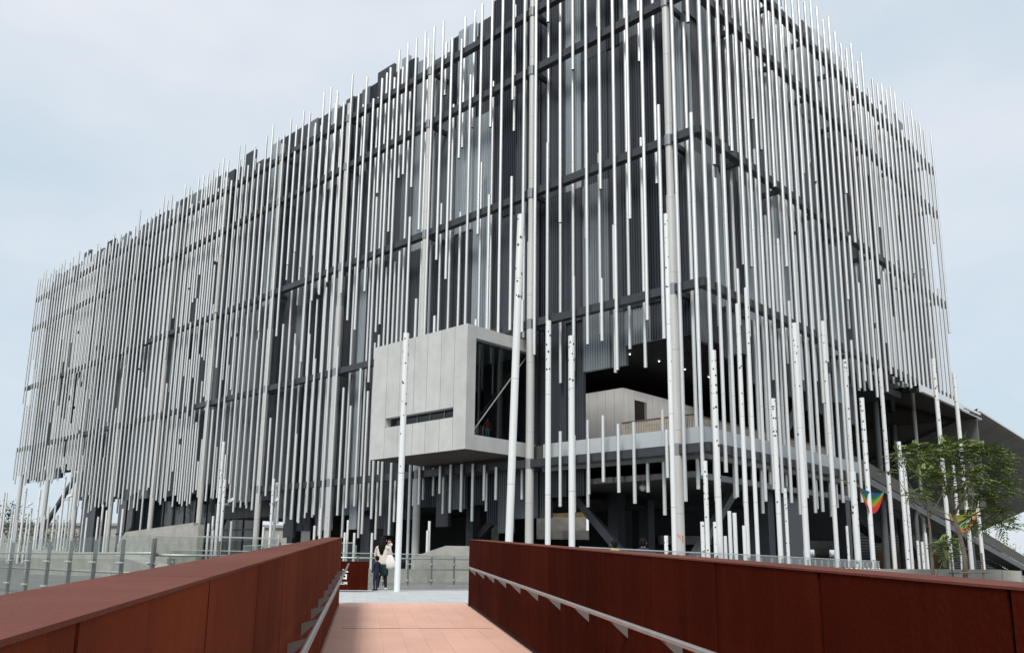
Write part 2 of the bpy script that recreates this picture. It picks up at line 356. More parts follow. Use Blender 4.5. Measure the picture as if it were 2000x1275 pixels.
def parapet(name, tin, tout, label, seam0, steel='corten', seam=0.009):
    root = empty(name, BR(S0, tin, 0)); tag(root, label, 'parapet')
    inv = Matrix.Translation(-BR(S0, tin, 0))
    sg = 1 if tout > tin else -1
    def sub(mb, nm, mt, par=root):
        me = mb.mesh(nm, mt); me.transform(inv); return link(nm, me, par)
    # dark carrier behind the plates, with a recessed foot
    c = MB(); i_, o_ = tin + sg * 0.03, tout - sg * 0.03
    a0, a1 = (i_, o_)
    c.hexa([BR(S0, a0, 0.0), BR(S0, a1, 0.0), BR(S1 - 0.02, a1, 0.0), BR(S1 - 0.02, a0, 0.0), BR(S0, a0, HP - 0.05), BR(S0, a1, HP - 0.05), BR(S1 - 0.02, a1, HP - 0.05), BR(S1 - 0.02, a0, HP - 0.05)])
    sub(c, 'carrier', K['gap'])
    s = seam0; k = 0
    while s < S1 - 0.1:
        e = min(s + 1.225, S1); b0, b1 = s + seam, e - seam
        for (ta, tb, hb) in ((tin, tin + sg * 0.012, 0.07), (tout - sg * 0.012, tout, -0.5)):
            q = MB(); j = random.uniform(-0.002, 0.002) * sg
            q.hexa([BR(b0, ta + j, hb), BR(b0, tb + j, hb), BR(b1, tb + j, hb), BR(b1, ta + j, hb), BR(b0, ta + j, HP - 0.006), BR(b0, tb + j, HP - 0.006), BR(b1, tb + j, HP - 0.006), BR(b1, ta + j, HP - 0.006)])
            sub(q, 'plate', K[steel])
        s = e; k += 1
    s = seam0
    while s < S1 - 0.1:
        e = min(s + 2.45, S1); b0, b1 = s + 0.005, e - 0.005
        q = MB(); ta, tb = tin - sg * 0.006, tout + sg * 0.006
        q.hexa([BR(b0, ta, HP - 0.004), BR(b0, tb, HP - 0.004), BR(b1, tb, HP - 0.004), BR(b1, ta, HP - 0.004), BR(b0, ta, HP + 0.006), BR(b0, tb, HP + 0.006), BR(b1, tb, HP + 0.006), BR(b1, ta, HP + 0.006)])
        sub(q, 'coping', K['corten_top'])
        s = e
    q = MB(); q.hexa([BR(S1 - 0.012, tin, 0.0), BR(S1 - 0.012, tout, 0.0), BR(S1 + 0.004, tout, 0.0), BR(S1 + 0.004, tin, 0.0), BR(S1 - 0.012, tin, HP - 0.008), BR(S1 - 0.012, tout, HP - 0.008), BR(S1 + 0.004, tout, HP - 0.008), BR(S1 + 0.004, tin, HP - 0.008)])
    sub(q, 'end_plate', K[steel])
    # stainless handrail on flat triangular brackets
    hr = MB(); th = tin - sg * 0.16
    hr.tube([BR(S0, th, 0.83), BR(S1 - 0.75, th, 0.83), BR(S1 - 0.55, th, 0.84)], 0.021, 10)
    h = sub(hr, 'handrail', K['handrail']); smooth_by_angle(h.data, 50)
    s = seam0 + 0.6
    while s < S1 - 0.9:
        b = MB(); e = 0.006
        A_, B_, C_ = (tin, 0.67), (tin, 0.765), (th, 0.812)
        pts = [BR(s - e, *A_), BR(s - e, *B_), BR(s - e, *C_)]; pt2 = [BR(s + e, *A_), BR(s + e, *B_), BR(s + e, *C_)]
        b.poly(pts); b.poly(pt2[::-1])
        for q_ in range(3): b.quad(pts[q_], pt2[q_], pt2[(q_ + 1) % 3], pts[(q_ + 1) % 3])
        me = b.mesh('bracket', K['steel_post']); me.transform(inv); link('bracket', me, h)
        s += 1.225
    return root
random.seed(8)
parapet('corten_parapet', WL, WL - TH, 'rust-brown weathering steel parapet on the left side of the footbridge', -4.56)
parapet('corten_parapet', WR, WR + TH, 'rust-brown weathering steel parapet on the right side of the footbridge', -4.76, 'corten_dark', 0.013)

# ------------------------------------------------------------------ museum building
museum = empty('museum_building', CORNER, BROT)
tag(museum, 'large dark-clad museum building screened by hundreds of vertical pale metal tubes', 'museum')
random.seed(21)
def mp_(mb, name, mt, parent=museum, smooth=False): return mb.build(name, mt, parent, smooth)

# dark bodies behind the cladding
c = MB(); c.box(2.45, 47.3, 2.45, 24, 17.0, 46.2); mp_(c, 'core_wall', K['core'])
c = MB(); c.box(2.45, 26, 24.0, 101, 17.0, 46.2); mp_(c, 'core_wall', K['core'])
c = MB(); c.box(2.45, 3.0, 13.6, 62, 5.2, 17.0); mp_(c, 'core_wall', K['core'])
c = MB(); c.box(3.0, 24, 24, 101, 9.3, 17.0); mp_(c, 'core_wall', K['core'])
c = MB(); c.box(2.45, 3.0, 62, 101, 9.3, 17.0); mp_(c, 'core_wall', K['core'])
c = MB(); c.box(2.2, 2.6, 101, 125.8, 13.4, 46.2); mp_(c, 'core_wall', K['core'])
c = MB(); c.box(26.5, 47.3, 2.45, 3.0, 16.9, 17.0); mp_(c, 'core_wall', K['core'])

# columns with collars
cm = MB(); cm.tube([(0, 0, 0), (0, 0, 1)], 0.30, 20); cmesh = cm.mesh('column', K['column']); smooth_by_angle(cmesh)
cm = MB(); cm.tube([(0, 0, 0), (0, 0, 1)], 0.245, 20); cmesh2 = cm.mesh('column_upper', K['column']); smooth_by_angle(cmesh2)
cm = MB(); cm.tube([(0, 0, -0.36), (0, 0, 0.36)], 0.318, 20); colm = cm.mesh('collar', K['collar']); smooth_by_angle(colm)
for k in range(11):
    y = UC + BAY * k
    top = 44.6
    c1_ = link('column', cmesh, museum, (0, y, -0.02), None, (1, 1, LV[1] + 6.3))
    c2_ = link('column', cmesh2, museum, (0, y, LV[1] + 6.28), None, (1, 1, top - LV[1] - 6.28))
    for l in ((0, 1, 2, 3, 3.5) if k < 5 else (1, 2, 3, 3.5)):
        link('collar', colm, museum, (0, y, LV[l]))
        b = MB(); b.box(0.28, 2.4, y - 0.16, y + 0.16, LV[l] - 0.24, LV[l] + 0.10); mp_(b, 'bracket', K['beam'])

# beams: facade A along local Y, facade B along local X
for l in (0, 1, 2, 3, 3.5):
    y1 = 50.4 if l == 0 else 125.9
    prev = -0.25
    for k in range(11):
        e = UC + BAY * k
        if e > y1: break
        b = MB(); b.box(-0.25, 0.25, prev, e - 0.27, LV[l] - 0.27, LV[l] + 0.27); mp_(b, 'beam', K['beam'])
        prev = e + 0.27
    if prev < y1:
        b = MB(); b.box(-0.25, 0.25, prev, y1, LV[l] - 0.27, LV[l] + 0.27); mp_(b, 'beam', K['beam'])
    x1 = 24.5 if l == 0 else 49.6
    x = 0.27
    while x < x1 - 0.1:
        e = min(x + 6.0, x1)
        b = MB(); b.box(x, e - 0.012, -0.25, 0.25, LV[l] - 0.27, LV[l] + 0.27); mp_(b, 'beam', K['beam'])
        if x + 5.6 < x1: b = MB(); b.box(x + 5.2, x + 5.5, 0.26, 2.4, LV[l] - 0.24, LV[l] + 0.10); mp_(b, 'bracket', K['beam'])
        x = e

# corrugated cladding strips
def ribs(w, pitch=0.21, dep=0.055):
    n = max(2, round(w / pitch)); p = w / n; pts = []
    for i in range(n):
        a = i * p
        pts += [(a + 0.004, 0.0), (a + p * 0.46, 0.0), (a + p * 0.54, dep), (a + p * 0.92, dep)]
    pts.append((w - 0.004, 0.0))
    return pts
def panel(side, a, w, d, z0, z1, mt, ribbed=True):
    """side A: plane local X = d, spans local Y a..a+w;  side B: plane local Y = d, spans local X"""
    m_ = MB(); pts = ribs(w) if ribbed else [(0.004, 0.0), (w - 0.004, 0.0)]
    pts = [(0.004, 0.30)] + pts + [(w - 0.004, 0.30)]
    f = (lambda u, q, z: (d + q, a + u, z)) if side == 'A' else (lambda u, q, z: (a + u, d + q, z))
    for (u0, q0), (u1, q1) in zip(pts[:-1], pts[1:]):
        m_.quad(f(u0, q0, z0), f(u0, q0, z1), f(u1, q1, z1), f(u1, q1, z0)) if side == 'A' else m_.quad(f(u0, q0, z0), f(u1, q1, z0), f(u1, q1, z1), f(u0, q0, z1))
    m_.poly([f(u, q, z1) for u, q in pts]); m_.poly([f(u, q, z0) for u, q in pts][::-1])
    return mp_(m_, 'cladding_panel', mt)
def zlowA(y):
    if y < 10.6: return random.choice((14.0, 14.6, 14.9, 15.3, 15.6))
    if y < 13.7: return 5.4
    if y < 15: return 4.0
    if y < 50: return random.choice((3.0, 3.6, 4.3, 4.9, 5.2))
    if y < 62: return random.choice((6.8, 7.6, 8.4))
    if y < 101: return random.choice((8.2, 8.8, 9.1))
    return random.choice((12.6, 13.0, 13.5))
MT = [K['clad0'], K['clad1'], K['clad2'], K['clad3'], K['clad4']]
WT = [3, 5, 7, 5, 3]
npan = 0
for side, start, length in (('A', 1.55, 125.85), ('B', 1.62, 49.3)):
    y = start; last = None
    while y < length - 0.5:
        w = random.choice((1.05, 1.26, 1.47, 1.68, 2.1, 2.52)) if y < 45 else random.choice((1.68, 2.1, 2.52, 2.94))
        w = min(w, length - y)
        if side == 'A':
            for cut_ in (10.6, 13.7):                # the open corner starts and the solid wall begins here
                if y + 0.05 < cut_ < y + w + 0.35: w = cut_ - y
        if side == 'A': zl = zlowA(y)
        else: zl = random.choice((14.3, 14.8, 15.2)) if y < 9 else (random.choice((12.5, 13.2, 14.0)) if y < 26 else 17.3)
        zt = 47.0 if random.random() < 0.55 else random.choice((45.9, 46.5, 47.4, 48.0))
        cuts = [zl] + sorted(random.sample([17.78, 27.86, 37.95] if zl < 16 else [27.86, 37.95], 1 if y > 45 else 2)) + [zt]
        dep = random.choice((1.52, 1.62, 1.74, 1.86))
        last = None
        for z0, z1 in zip(cuts[:-1], cuts[1:]):
            wt_ = [0, 1, 5, 6, 1] if (side == 'A' and 10.4 < y < 15.2 and z0 < 15) else (WT if (side == 'B' or y < 45) else [1, 5, 7, 5, 3])
            i = random.choices(range(5), wt_)[0]
            while i == last: i = random.choices(range(5), wt_)[0]
            last = i
            panel(side, y, w, dep if random.random() < 0.7 else dep + 0.12, z0 + 0.012, z1 - 0.012, MT[i], ribbed=(i != 4))
            npan += 1
        y += w
# far end return of the screen wall and right return
c = MB(); c.box(1.95, 2.15, 125.87, 125.97, 13.2, 46.5); mp_(c, 'end_post', K['beam'])

# vertical tubes
tm = MB(); tm.tube([(0, 0, 0), (0, 0, 1)], 0.117, 14, capmi=1); tmesh = tm.mesh('facade_tube', [K['tube'], K['tube_end']])
for pgn in tmesh.polygons:
    pgn.use_smooth = len(pgn.vertices) == 4
tmesh.set_sharp_from_angle(angle=R(50))
TUBES_A=[[0,0.17,35.34,45.93],[0,0.17,5.97,28.94],[0,1.37,4.51,46.48],[0,2.57,14.58,30.41],[0,2.57,5.98,8.89],[0,3.77,16.0,46.17],[0,4.97,23.15,46.59],[0,4.97,4.53,9.61],[0,6.17,13.12,46.63],[0,6.17,5.26,9.61],[0,7.37,26.0,45.62],[0,7.37,15.27,19.6],[0,7.37,5.99,10.3],[0,8.57,15.25,45.52],[0,8.57,5.26,8.89],[0,9.77,36.04,47.01],[0,9.77,14.55,20.3],[0,9.77,4.15,9.22],[0,10.97,24.58,40.44],[0,10.97,4.56,9.61],[0,12.17,41.05,45.97],[0,12.17,8.74,31.12],[0,13.37,15.31,45.92],[0,14.57,24.55,47.29],[0,14.57,17.18,19.61],[0,15.77,36.01,46.35],[0,15.77,17.55,29.63],[0,16.97,17.58,47.01],[0,16.97,5.25,7.6],[0,18.17,34.61,46.67],[0,18.17,17.6,28.89],[0,18.17,5.26,7.83],[0,19.37,25.96,46.11],[0,19.37,17.81,19.07],[0,19.37,3.8,8.02],[0,20.57,18.23,40.16],[0,20.57,4.53,8.07],[0,21.77,33.17,43.98],[0,21.77,4.49,8.12],[0,22.97,23.12,44.69],[0,22.97,5.97,8.08],[0,24.17,25.04,46.85],[0,24.17,18.04,20.3],[0,25.37,18.46,46.86],[0,25.37,5.22,8.17],[1,1.37,5.33,36.65],[1,3.77,25.78,46.36],[1,3.77,3.85,10.46],[1,4.97,35.31,46.65],[1,4.97,13.36,29.52],[1,4.97,5.32,9.0],[1,6.17,14.8,45.77],[1,7.37,13.38,23.84],[1,8.57,39.68,46.64],[1,8.57,16.25,29.62],[1,9.77,23.5,34.1],[1,9.77,4.56,10.45],[1,10.97,14.05,47.06],[1,12.17,13.34,46.44],[1,13.37,30.02,46.83],[1,15.77,17.27,46.71],[1,15.77,5.33,8.27],[1,16.97,34.41,45.62],[1,19.37,18.11,39.74],[1,19.37,4.61,8.16],[1,20.57,18.33,32.95],[1,21.77,36.49,47.4],[1,22.97,35.1,47.4],[1,22.97,18.55,29.31],[1,24.17,18.54,39.55],[1,24.17,4.56,8.09],[1,25.37,40.9,45.99],[1,25.37,18.53,30.79],[1,25.37,6.01,8.3],[1,27.77,43.74,47.4]]
FX, RX = -0.40, 1.05
tubes = []                                   # (x, y, z0, z1)
for lay, y, z0, z1 in TUBES_A:
    tubes.append((FX if lay == 0 else RX, y, z0, z1))
random.seed(77)
def zbotA(y):
    if y < 46: return random.uniform(2.6, 6.2)
    if y < 55: return random.uniform(5.0, 7.6)
    if y < 62: return random.uniform(6.4, 9.0)
    if y < 100: return random.uniform(6.6, 9.4)
    return random.uniform(11.6, 13.9)
def column_of(x, y, zb, zt, side='A', pgap=0.62, long=False):
    """cut one vertical line of tube into pieces with gaps between"""
    z = zt
    while z > zb + 1.5:
        L = random.uniform(11, 27) if random.random() < pgap else 60
        e = max(zb, z - L)
        if e - zb < 3.0: e = zb
        tubes.append((x, y, e, z) if side == 'A' else (y, x, e, z))
        z = e - (random.uniform(2.2, 8.5) if random.random() < 0.75 else random.uniform(0.2, 1.0))
for k in range(20, 103):
    y = UC + 1.2 * (k + 0.38)
    if y > 125.8: break
    zb = zbotA(y)
    if y < 100 and random.random() < 0.10 and k > 20: zb = 0.0
    if k in (20,): zb = 0.0
    inbox = False
    column_of(FX, y, zb, random.uniform(44.6, 47.4) if random.random() < 0.8 else random.uniform(42.4, 44.6), 'A', 0.6)
    if random.random() < 0.88:
        column_of(RX, y + 0.02, zbotA(y) - 0.3, random.uniform(43.0, 47.2), 'A', 0.62)
def zbotB(x):
    if x < 1.0: return 4.5
    if x < 23: return random.choice((random.uniform(4.2, 6.6), random.uniform(4.2, 6.6), random.uniform(4.5, 6.0), random.uniform(12.5, 16.0)))
    if x < 30: return random.uniform(14.5, 16.8)
    if x < 37: return random.uniform(16.6, 17.2)
    return 17.32
j = 0
while True:
    x = 0.05 + 1.213 * j; j += 1
    if x > 49.5: break
    column_of(FX, x, zbotB(x), random.uniform(45.4, 47.4) if random.random() < 0.85 else random.uniform(43, 45), 'B', 0.33)
    if x > 1.3 and random.random() < 0.95:
        column_of(RX, x, zbotB(x) if x < 30 else 17.32, random.uniform(43.2, 47.3), 'B', 0.6)
# the box covers this stretch of the screen
def clip_box(t):
    x, y, z0, z1 = t
    out = []
    if -0.6 < x < 1.2 and 14.95 < y < 25.45:
        if z1 > 16.95: out.append((x, y, max(z0, 16.85), z1))
        if z0 < 8.15: out.append((x, y, z0, min(z1, 8.2)))
        return out
    return [t]
tubes = [q for t in tubes for q in clip_box(t) if q[3] - q[2] > 0.25]
def seen(t):
    v = L2W(t[0], t[1], 0); return (t[3] - t[2]) / (v.y ** 2)
tubes.sort(key=seen, reverse=True)
for x, y, z0, z1 in tubes[:298]:
    link('facade_tube', tmesh, museum, (x, y, z0), None, (1, 1, z1 - z0))
rest = MB()
for x, y, z0, z1 in tubes[298:]:
    rest.tube([(x, y, z0), (x, y, z1)], 0.117, 8, capmi=1)
ro = rest.build('facade_tube_screen', [K['tube'], K['tube_end']], museum, True); ro.data.set_sharp_from_angle(angle=R(50)); tag(ro, kind='stuff')

# ---- projecting concrete box on facade A
XB, Y0B, Y1B, Z0B, Z1B = -5.40, 15.0, 25.3, 8.25, 16.85
cb = MB()
cb.box(XB + 0.12, 2.4, Y0B + 0.12, Y1B - 0.02, Z0B + 0.015, 9.28)
cb.box(XB + 0.12, 2.4, Y0B + 0.12, Y1B - 0.02, 15.98, Z1B - 0.015)
cb.box(XB + 0.13, 2.4, Y1B - 0.42, Y1B - 0.03, 9.28, 15.98)
box = mp_(cb, 'concrete_box', K['concrete'])
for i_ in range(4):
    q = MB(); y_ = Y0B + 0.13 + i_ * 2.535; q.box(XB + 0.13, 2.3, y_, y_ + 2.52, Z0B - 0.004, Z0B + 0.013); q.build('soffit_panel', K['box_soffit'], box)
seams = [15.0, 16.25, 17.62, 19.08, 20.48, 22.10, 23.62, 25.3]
for i, (a, b) in enumerate(zip(seams[:-1], seams[1:])):
    a0 = a + (0.0 if i == 0 else 0.018); b0 = b - 0.018
    parts = [(Z0B, Z1B)] if i in (0, 6) else [(Z0B, 10.50), (11.20, Z1B)]
    if i in (0, 6):
        q = MB(); q.box(XB, XB + 0.118, a0, b0, Z0B, Z1B); q.build('concrete_panel', K['concrete'], box)
    else:
        for z0, z1 in parts:
            q = MB(); q.box(XB, XB + 0.118, a0, b0, z0, z1); q.build('concrete_panel', K['concrete'], box)
# reveal of the slot window
q = MB(); q.box(XB + 0.12, XB + 0.75, 16.2, 23.7, 10.05, 10.48); q.box(XB + 0.12, XB + 0.75, 16.2, 23.7, 11.22, 11.6)
q.box(XB + 0.12, XB + 0.75, 23.62, 24.0, 10.48, 11.22); q.box(XB + 0.12, XB + 0.75, 15.9, 16.25, 10.48, 11.22); q.build('window_reveal', K['concrete'], box)
q = MB(); q.box(XB + 0.55, XB + 0.57, 16.26, 23.61, 10.49, 11.21); q.build('slot_pane', K['glass_dark'], box)
for y in (17.7, 19.2, 20.6, 22.1):
    q = MB(); q.box(XB + 0.50, XB + 0.60, y - 0.03, y + 0.03, 10.49, 11.21); q.build('mullion', K['steel_post'], box)
# open end facing the corner
for (x0, x1, z0, z1) in ((XB + 0.125, -4.56, Z0B, Z1B), (-4.55, -1.2, Z0B, 9.28), (-1.19, 2.3, Z0B, 9.28), (-4.55, -1.2, 15.98, Z1B), (-1.19, 2.3, 15.98, Z1B)):
    q = MB(); q.box(x0, x1, Y0B, Y0B + 0.116, z0, z1); q.build('concrete_panel', K['concrete'], box)
q = MB(); q.box(-4.62, -4.55, Y0B + 0.12, Y0B + 0.9, 9.29, 15.97); q.build('jamb', K['beam'], box)
for x0, x1 in ((-4.54, -1.86), (-1.84, -0.2), (-0.18, 1.4)):
    q = MB(); q.box(x0, x1, Y0B + 0.50, Y0B + 0.52, 9.30, 15.96); q.build('glass_pane', K['glass_dark'], box)
for x in (-1.85, -0.19):
    q = MB(); q.box(x - 0.035, x + 0.035, Y0B + 0.44, Y0B + 0.6, 9.29, 15.97); q.build('mullion', K['beam'], box)
q = MB(); q.bar((-4.5, Y0B + 0.3, 9.5), (1.4, Y0B + 0.3, 16.3), 0.06, 0.06); q.build('tension_rod', K['steel'], box)
q = MB(); q.box(1.5, 1.62, Y0B + 0.6, Y1B - 0.5, 9.29, 15.97); q.build('inner_wall', K['clad3'], box)
for i, y in enumerate((17.0, 19.0, 21.0, 23.0)):
    q = MB(); q.box(1.28, 1.46, y - 0.25, y + 0.25, 9.29, 15.9); q.build('inner_fin', K['clad2'], box)

# ---- open corner: balcony slab, fascia, soffits, gallery block, balustrade
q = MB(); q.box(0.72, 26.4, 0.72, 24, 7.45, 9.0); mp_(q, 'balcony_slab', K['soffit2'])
y = 0.62
while y < 13.2:
    e = min(y + 3.0, 13.4); q = MB(); q.box(0.62, 0.70, y, e - 0.015, 7.95, 9.06); mp_(q, 'fascia_panel', K['fascia']); y = e
x = 0.72
while x < 24.2:
    e = min(x + 3.0, 24.4); q = MB(); q.box(x, e - 0.015, 0.62, 0.70, 7.95, 9.06); mp_(q, 'fascia_panel', K['fascia']); x = e
q = MB(); q.box(0.55, 0.71, 0.55, 13.4, 7.12, 7.38); q.box(0.72, 24.4, 0.55, 0.71, 7.12, 7.38); mp_(q, 'slab_edge', K['fascia_grey'])
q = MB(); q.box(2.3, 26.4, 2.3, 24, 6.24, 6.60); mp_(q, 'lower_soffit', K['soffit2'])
y = 2.2; i = 0
while y < 13.4:
    w = random.choice((0.40, 0.46, 0.52)); dx = random.choice((0.0, 0.10, -0.12))
    q = MB(); q.box(1.95 + dx, 2.29, y, y + w - 0.03, 6.20, 6.55); mp_(q, 'fascia_block', K['fascia_grey']); y += w
x = 2.0
while x < 25.6:
    w = random.choice((1.2, 1.5)); q = MB(); q.box(x + 0.3, x + 0.3 + w - 0.02, 2.0 + random.choice((0, .08)), 2.29, 6.16, 6.52); mp_(q, 'fascia_block', K['fascia']); x += w
# dark slatted soffit over the open corner
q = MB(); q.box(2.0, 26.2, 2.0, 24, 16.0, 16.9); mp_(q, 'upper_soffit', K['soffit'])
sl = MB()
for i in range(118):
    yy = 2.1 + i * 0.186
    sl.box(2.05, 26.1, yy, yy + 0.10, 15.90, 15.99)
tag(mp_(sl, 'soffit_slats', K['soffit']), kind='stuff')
dl = MB(); dl.tube([(0, 0, -0.03), (0, 0, 0.0)], 0.055, 10); dlm = dl.mesh('downlight', K['downlight'])
for (x, y) in ((5.6, 12.8), (5.6, 16.2), (5.6, 9.4), (8.8, 9.0), (12.4, 9.0), (16, 9.0), (9.0, 4.5), (15, 4.5), (21, 6)):
    lo = link('downlight', dlm, museum, (x, y, 15.87))
    ld = bpy.data.lights.new('downlight_beam', 'SPOT'); ld.energy = 105 if y > 8 else 30; ld.spot_size = R(150); ld.spot_blend = 0.6; ld.shadow_soft_size = 0.05; ld.color = (1.0, 0.97, 0.93)
    lx = bpy.data.objects.new('downlight_beam', ld); col.objects.link(lx); lx.parent = museum; lx.location = (x, y, 15.80)
q = MB(); q.box(3.0, 47, 24.0, 24.5, 6.6, 17.0); mp_(q, 'rear_wall', K['core'])
q = MB(); q.box(26.3, 27.0, 6.0, 24.0, 6.6, 17.0); mp_(q, 'rear_wall', K['core'])
# concrete gallery block
gb = MB(); gb.box(8.14, 19.9, 11.90, 23.9, 9.0, 14.05); blk = mp_(gb, 'gallery_block', K['concrete3'])
ys = [11.80, 12.65, 13.48, 14.29, 15.14, 15.96, 16.8, 17.7, 18.6]
for a, b in zip(ys[:-1], ys[1:]):
    q = MB(); q.box(8.04, 8.138, a + 0.014, b - 0.014, 9.0, 14.08); q.build('wall_panel', K['concrete3'], blk)
xs = [8.14, 8.72, 9.52, 11.2, 12.0, 12.8, 13.6, 14.5, 15.4, 16.3]
for a, b in zip(xs[:-1], xs[1:]):
    z0 = 13.36 if (a, b) == (9.52, 11.2) else 9.0
    q = MB(); q.box(a + 0.014, b - 0.014, 11.80, 11.898, z0, 14.08); q.build('wall_panel', K['concrete3'], blk)
q = MB(); q.box(9.56, 10.9, 11.86, 11.897, 9.0, 13.34); q.build('doorway', K['gap'], blk)
q = MB(); q.box(10.9, 11.16, 11.84, 11.896, 9.0, 13.34); q.build('door_leaf', K['fascia_grey'], blk)
# pale timber balustrade
br = MB(); y = 2.6
while y < 7.9: br.box(2.46, 2.52, y, y + 0.075, 9.0, 10.18); y += 0.13
x = 2.6
while x < 24.3: br.box(x, x + 0.075, 2.46, 2.52, 9.0, 10.18); x += 0.13
tag(mp_(br, 'baluster_screen', K['wood']), kind='stuff')
q = MB(); q.box(2.44, 2.56, 2.44, 7.95, 10.18, 10.27); q.box(2.57, 24.4, 2.44, 2.56, 10.18, 10.27); q.box(2.53, 2.58, 2.6, 7.9, 9.82, 9.88); mp_(q, 'balcony_handrail', K['wood_dark'])
# globe lamp hanging under the slab
gl = MB()
for i in range(6):
    pass
gl.tube([(3, 6.7, 6.24), (3, 6.7, 6.05)], 0.03, 6)
gl.tube([(3, 6.7, 6.06), (3, 6.7, 6.02), (3, 6.7, 5.92), (3, 6.7, 5.78), (3, 6.7, 5.66), (3, 6.7, 5.6)], [0.08, 0.17, 0.235, 0.235, 0.15, 0.05], 12)
mp_(gl, 'camera_dome', K['lamp_white'], smooth=True)

# ---- undercroft: pillars, braces, dark rear walls
def pillar(x, y, z1, w=0.95, d=0.95, m_='pillar', nm='pillar'):
    q = MB(); q.box(x - w / 2, x + w / 2, y - d / 2, y + d / 2, -0.02, z1); return mp_(q, nm, K[m_])
pillar(9.3, 13.5, 6.22); pillar(14.9, 4.1, 6.22); pillar(29.2, 4.1, 16.98); pillar(17, 16, 6.22); pillar(22, 6, 6.22)
pillar(3.9, 36.8, 5.1, 1.5, 1.3, 'clad4'); pillar(4.2, 50, 9.2, 1.0, 1.0); pillar(4.2, 24, 5.2, 0.8, 0.8)
pillar(3.4, 99.6, 13.4, 2.2, 5.0, 'clad4', 'stair_core')
q = MB(); q.box(16.0, 19.5, 3.4, 6.5, -0.02, 6.2); mp_(q, 'service_core', K['clad4'])
def brace(a, b, w=0.42, h=0.55, m_='beam'):
    q = MB(); q.bar(a, b, w, h); return mp_(q, 'diagonal_brace', K[m_])
brace((3.2, 13.9, 6.8), (3.2, 7.2, 0.2)); brace((4.5, 18.6, 6.8), (4.5, 27.0, 0.2)); brace((3.2, 60, 8.6), (3.2, 66.5, 0.3))
brace((0.6, 100.4, 12.4), (0.6, 118.5, 0.4), 0.5, 0.6); brace((10.5, 3.4, 7.0), (3.2, 3.4, 1.0), 0.45, 0.5, 'brace'); brace((15.0, 3.3, 9.0), (23.5, 3.3, 16.6), 0.4, 0.5, 'brace')
q = MB(); q.box(14.0, 14.4, 32, 62, -0.02, 9.3); mp_(q, 'rear_wall', K['core'])
q = MB(); q.box(14.0, 14.4, 24.6, 32, 5.6, 9.3); mp_(q, 'rear_wall', K['core'])
q = MB(); q.box(3.0, 14.0, 14.0, 62, 5.22, 5.5); mp_(q, 'undercroft_soffit', K['soffit'])
q = MB(); q.box(24.6, 27.0, 24.6, 26, -0.02, 6.6); mp_(q, 'rear_wall', K['core'])
# dark rear wall between the two see-through openings (stands square to the bridge axis)
def wworld(x0, x1, y0, z0, z1, nm='rear_wall', m_='core'):
    q = MB(); q.box(x0, x1, y0, y0 + 0.4, z0, z1); me = q.mesh(nm, K[m_]); me.transform(Matrix.Rotation(-BROT, 4, 'Z') @ Matrix.Translation(-CORNER)); return link(nm, me, museum)
wworld(8.6, 30.8, 93.0, -0.02, 6.9); wworld(-1.2, 2.7, 88.0, -0.02, 6.9); wworld(2.7, 8.6, 92.0, -0.02, 3.4)
wworld(30.8, 36.6, 93.0, 3.6, 9.5); wworld(36.6, 44, 95.0, 4.9, 9.5)
# glazed hall on the left
for i in range(13):
    a = 62.2 + i * 3.0; q = MB(); q.box(7.0, 7.04, a + 0.05, min(a + 2.95, 101), 0.0, 9.25); mp_(q, 'hall_pane', K['glass_teal'])
    q = MB(); q.box(6.9, 7.1, a - 0.05, a + 0.05, 0, 9.25); mp_(q, 'hall_mullion', K['pillar'])
q = MB(); q.box(6.88, 7.12, 62.2, 101, 4.2, 4.36); mp_(q, 'hall_transom', K['pillar'])
q = MB(); q.box(7.3, 7.6, 62, 101, -0.02, 9.25); mp_(q, 'rear_wall', K['core'])

# ---- mirror soffit and white trim at the end of facade B
q = MB(); q.box(37.3, 49.75, -0.75, -0.45, 16.68, 17.30); q.box(49.76, 56.1, -0.70, -0.45, 17.02, 17.25); mp_(q, 'white_trim', K['white_trim'])
q = MB(); q.box(37.3, 37.36, -0.44, 8.4, 16.68, 17.30); mp_(q, 'mirror_trim', K['mirror'])
q = MB(); q.box(37.37, 57.5, -0.44, 23.9, 16.72, 16.90); mp_(q, 'mirror_soffit', K['mirror'])
q = MB(); q.box(37.37, 47.0, -0.44, 3.0, 16.92, 17.28); mp_(q, 'soffit_edge', K['core'])
q = MB(); q.box(26.5, 37.28, 1.2, 24, 16.3, 16.88); mp_(q, 'upper_soffit', K['soffit'])
# sloped underside of the raised hall
SL = lambda u, v: Vector((56.1 - v * 0.10 * 26 + u * (60 + v * 6), -0.4 + v * 26, (17.3 - u * 2.9) * (1 - v) + (6.6 - u * 3.6) * v))
for i in range(8):
    for j_ in range(5):
        u0, u1, v0, v1 = i / 8 + 0.0006, (i + 1) / 8 - 0.0006, j_ / 5 + 0.0012, (j_ + 1) / 5 - 0.0012
        q = MB(); a, b, c_, d_ = SL(u0, v0), SL(u1, v0), SL(u1, v1), SL(u0, v1); n_ = Vector((0, 0, 0.12))
        q.hexa([a, b, c_, d_, a + n_, b + n_, c_ + n_, d_ + n_]); mp_(q, 'slope_panel', K['slope_soffit'])
q = MB(); a, b, c_, d_ = SL(0, 0), SL(1, 0), SL(1, 1), SL(0, 1); n0, n1 = Vector((0, 0, 0.13)), Vector((0, 0, 0.5))
q.hexa([a + n0, b + n0, c_ + n0, d_ + n0, a + n1, b + n1, c_ + n1, d_ + n1]); mp_(q, 'slope_backing', K['core'])
q = MB(); q.bar(SL(0, 0) + Vector((0, -0.12, 0.28)), SL(1, 0) + Vector((0, -0.12, 0.28)), 0.2, 0.22); mp_(q, 'slope_edge', K['white_trim'])
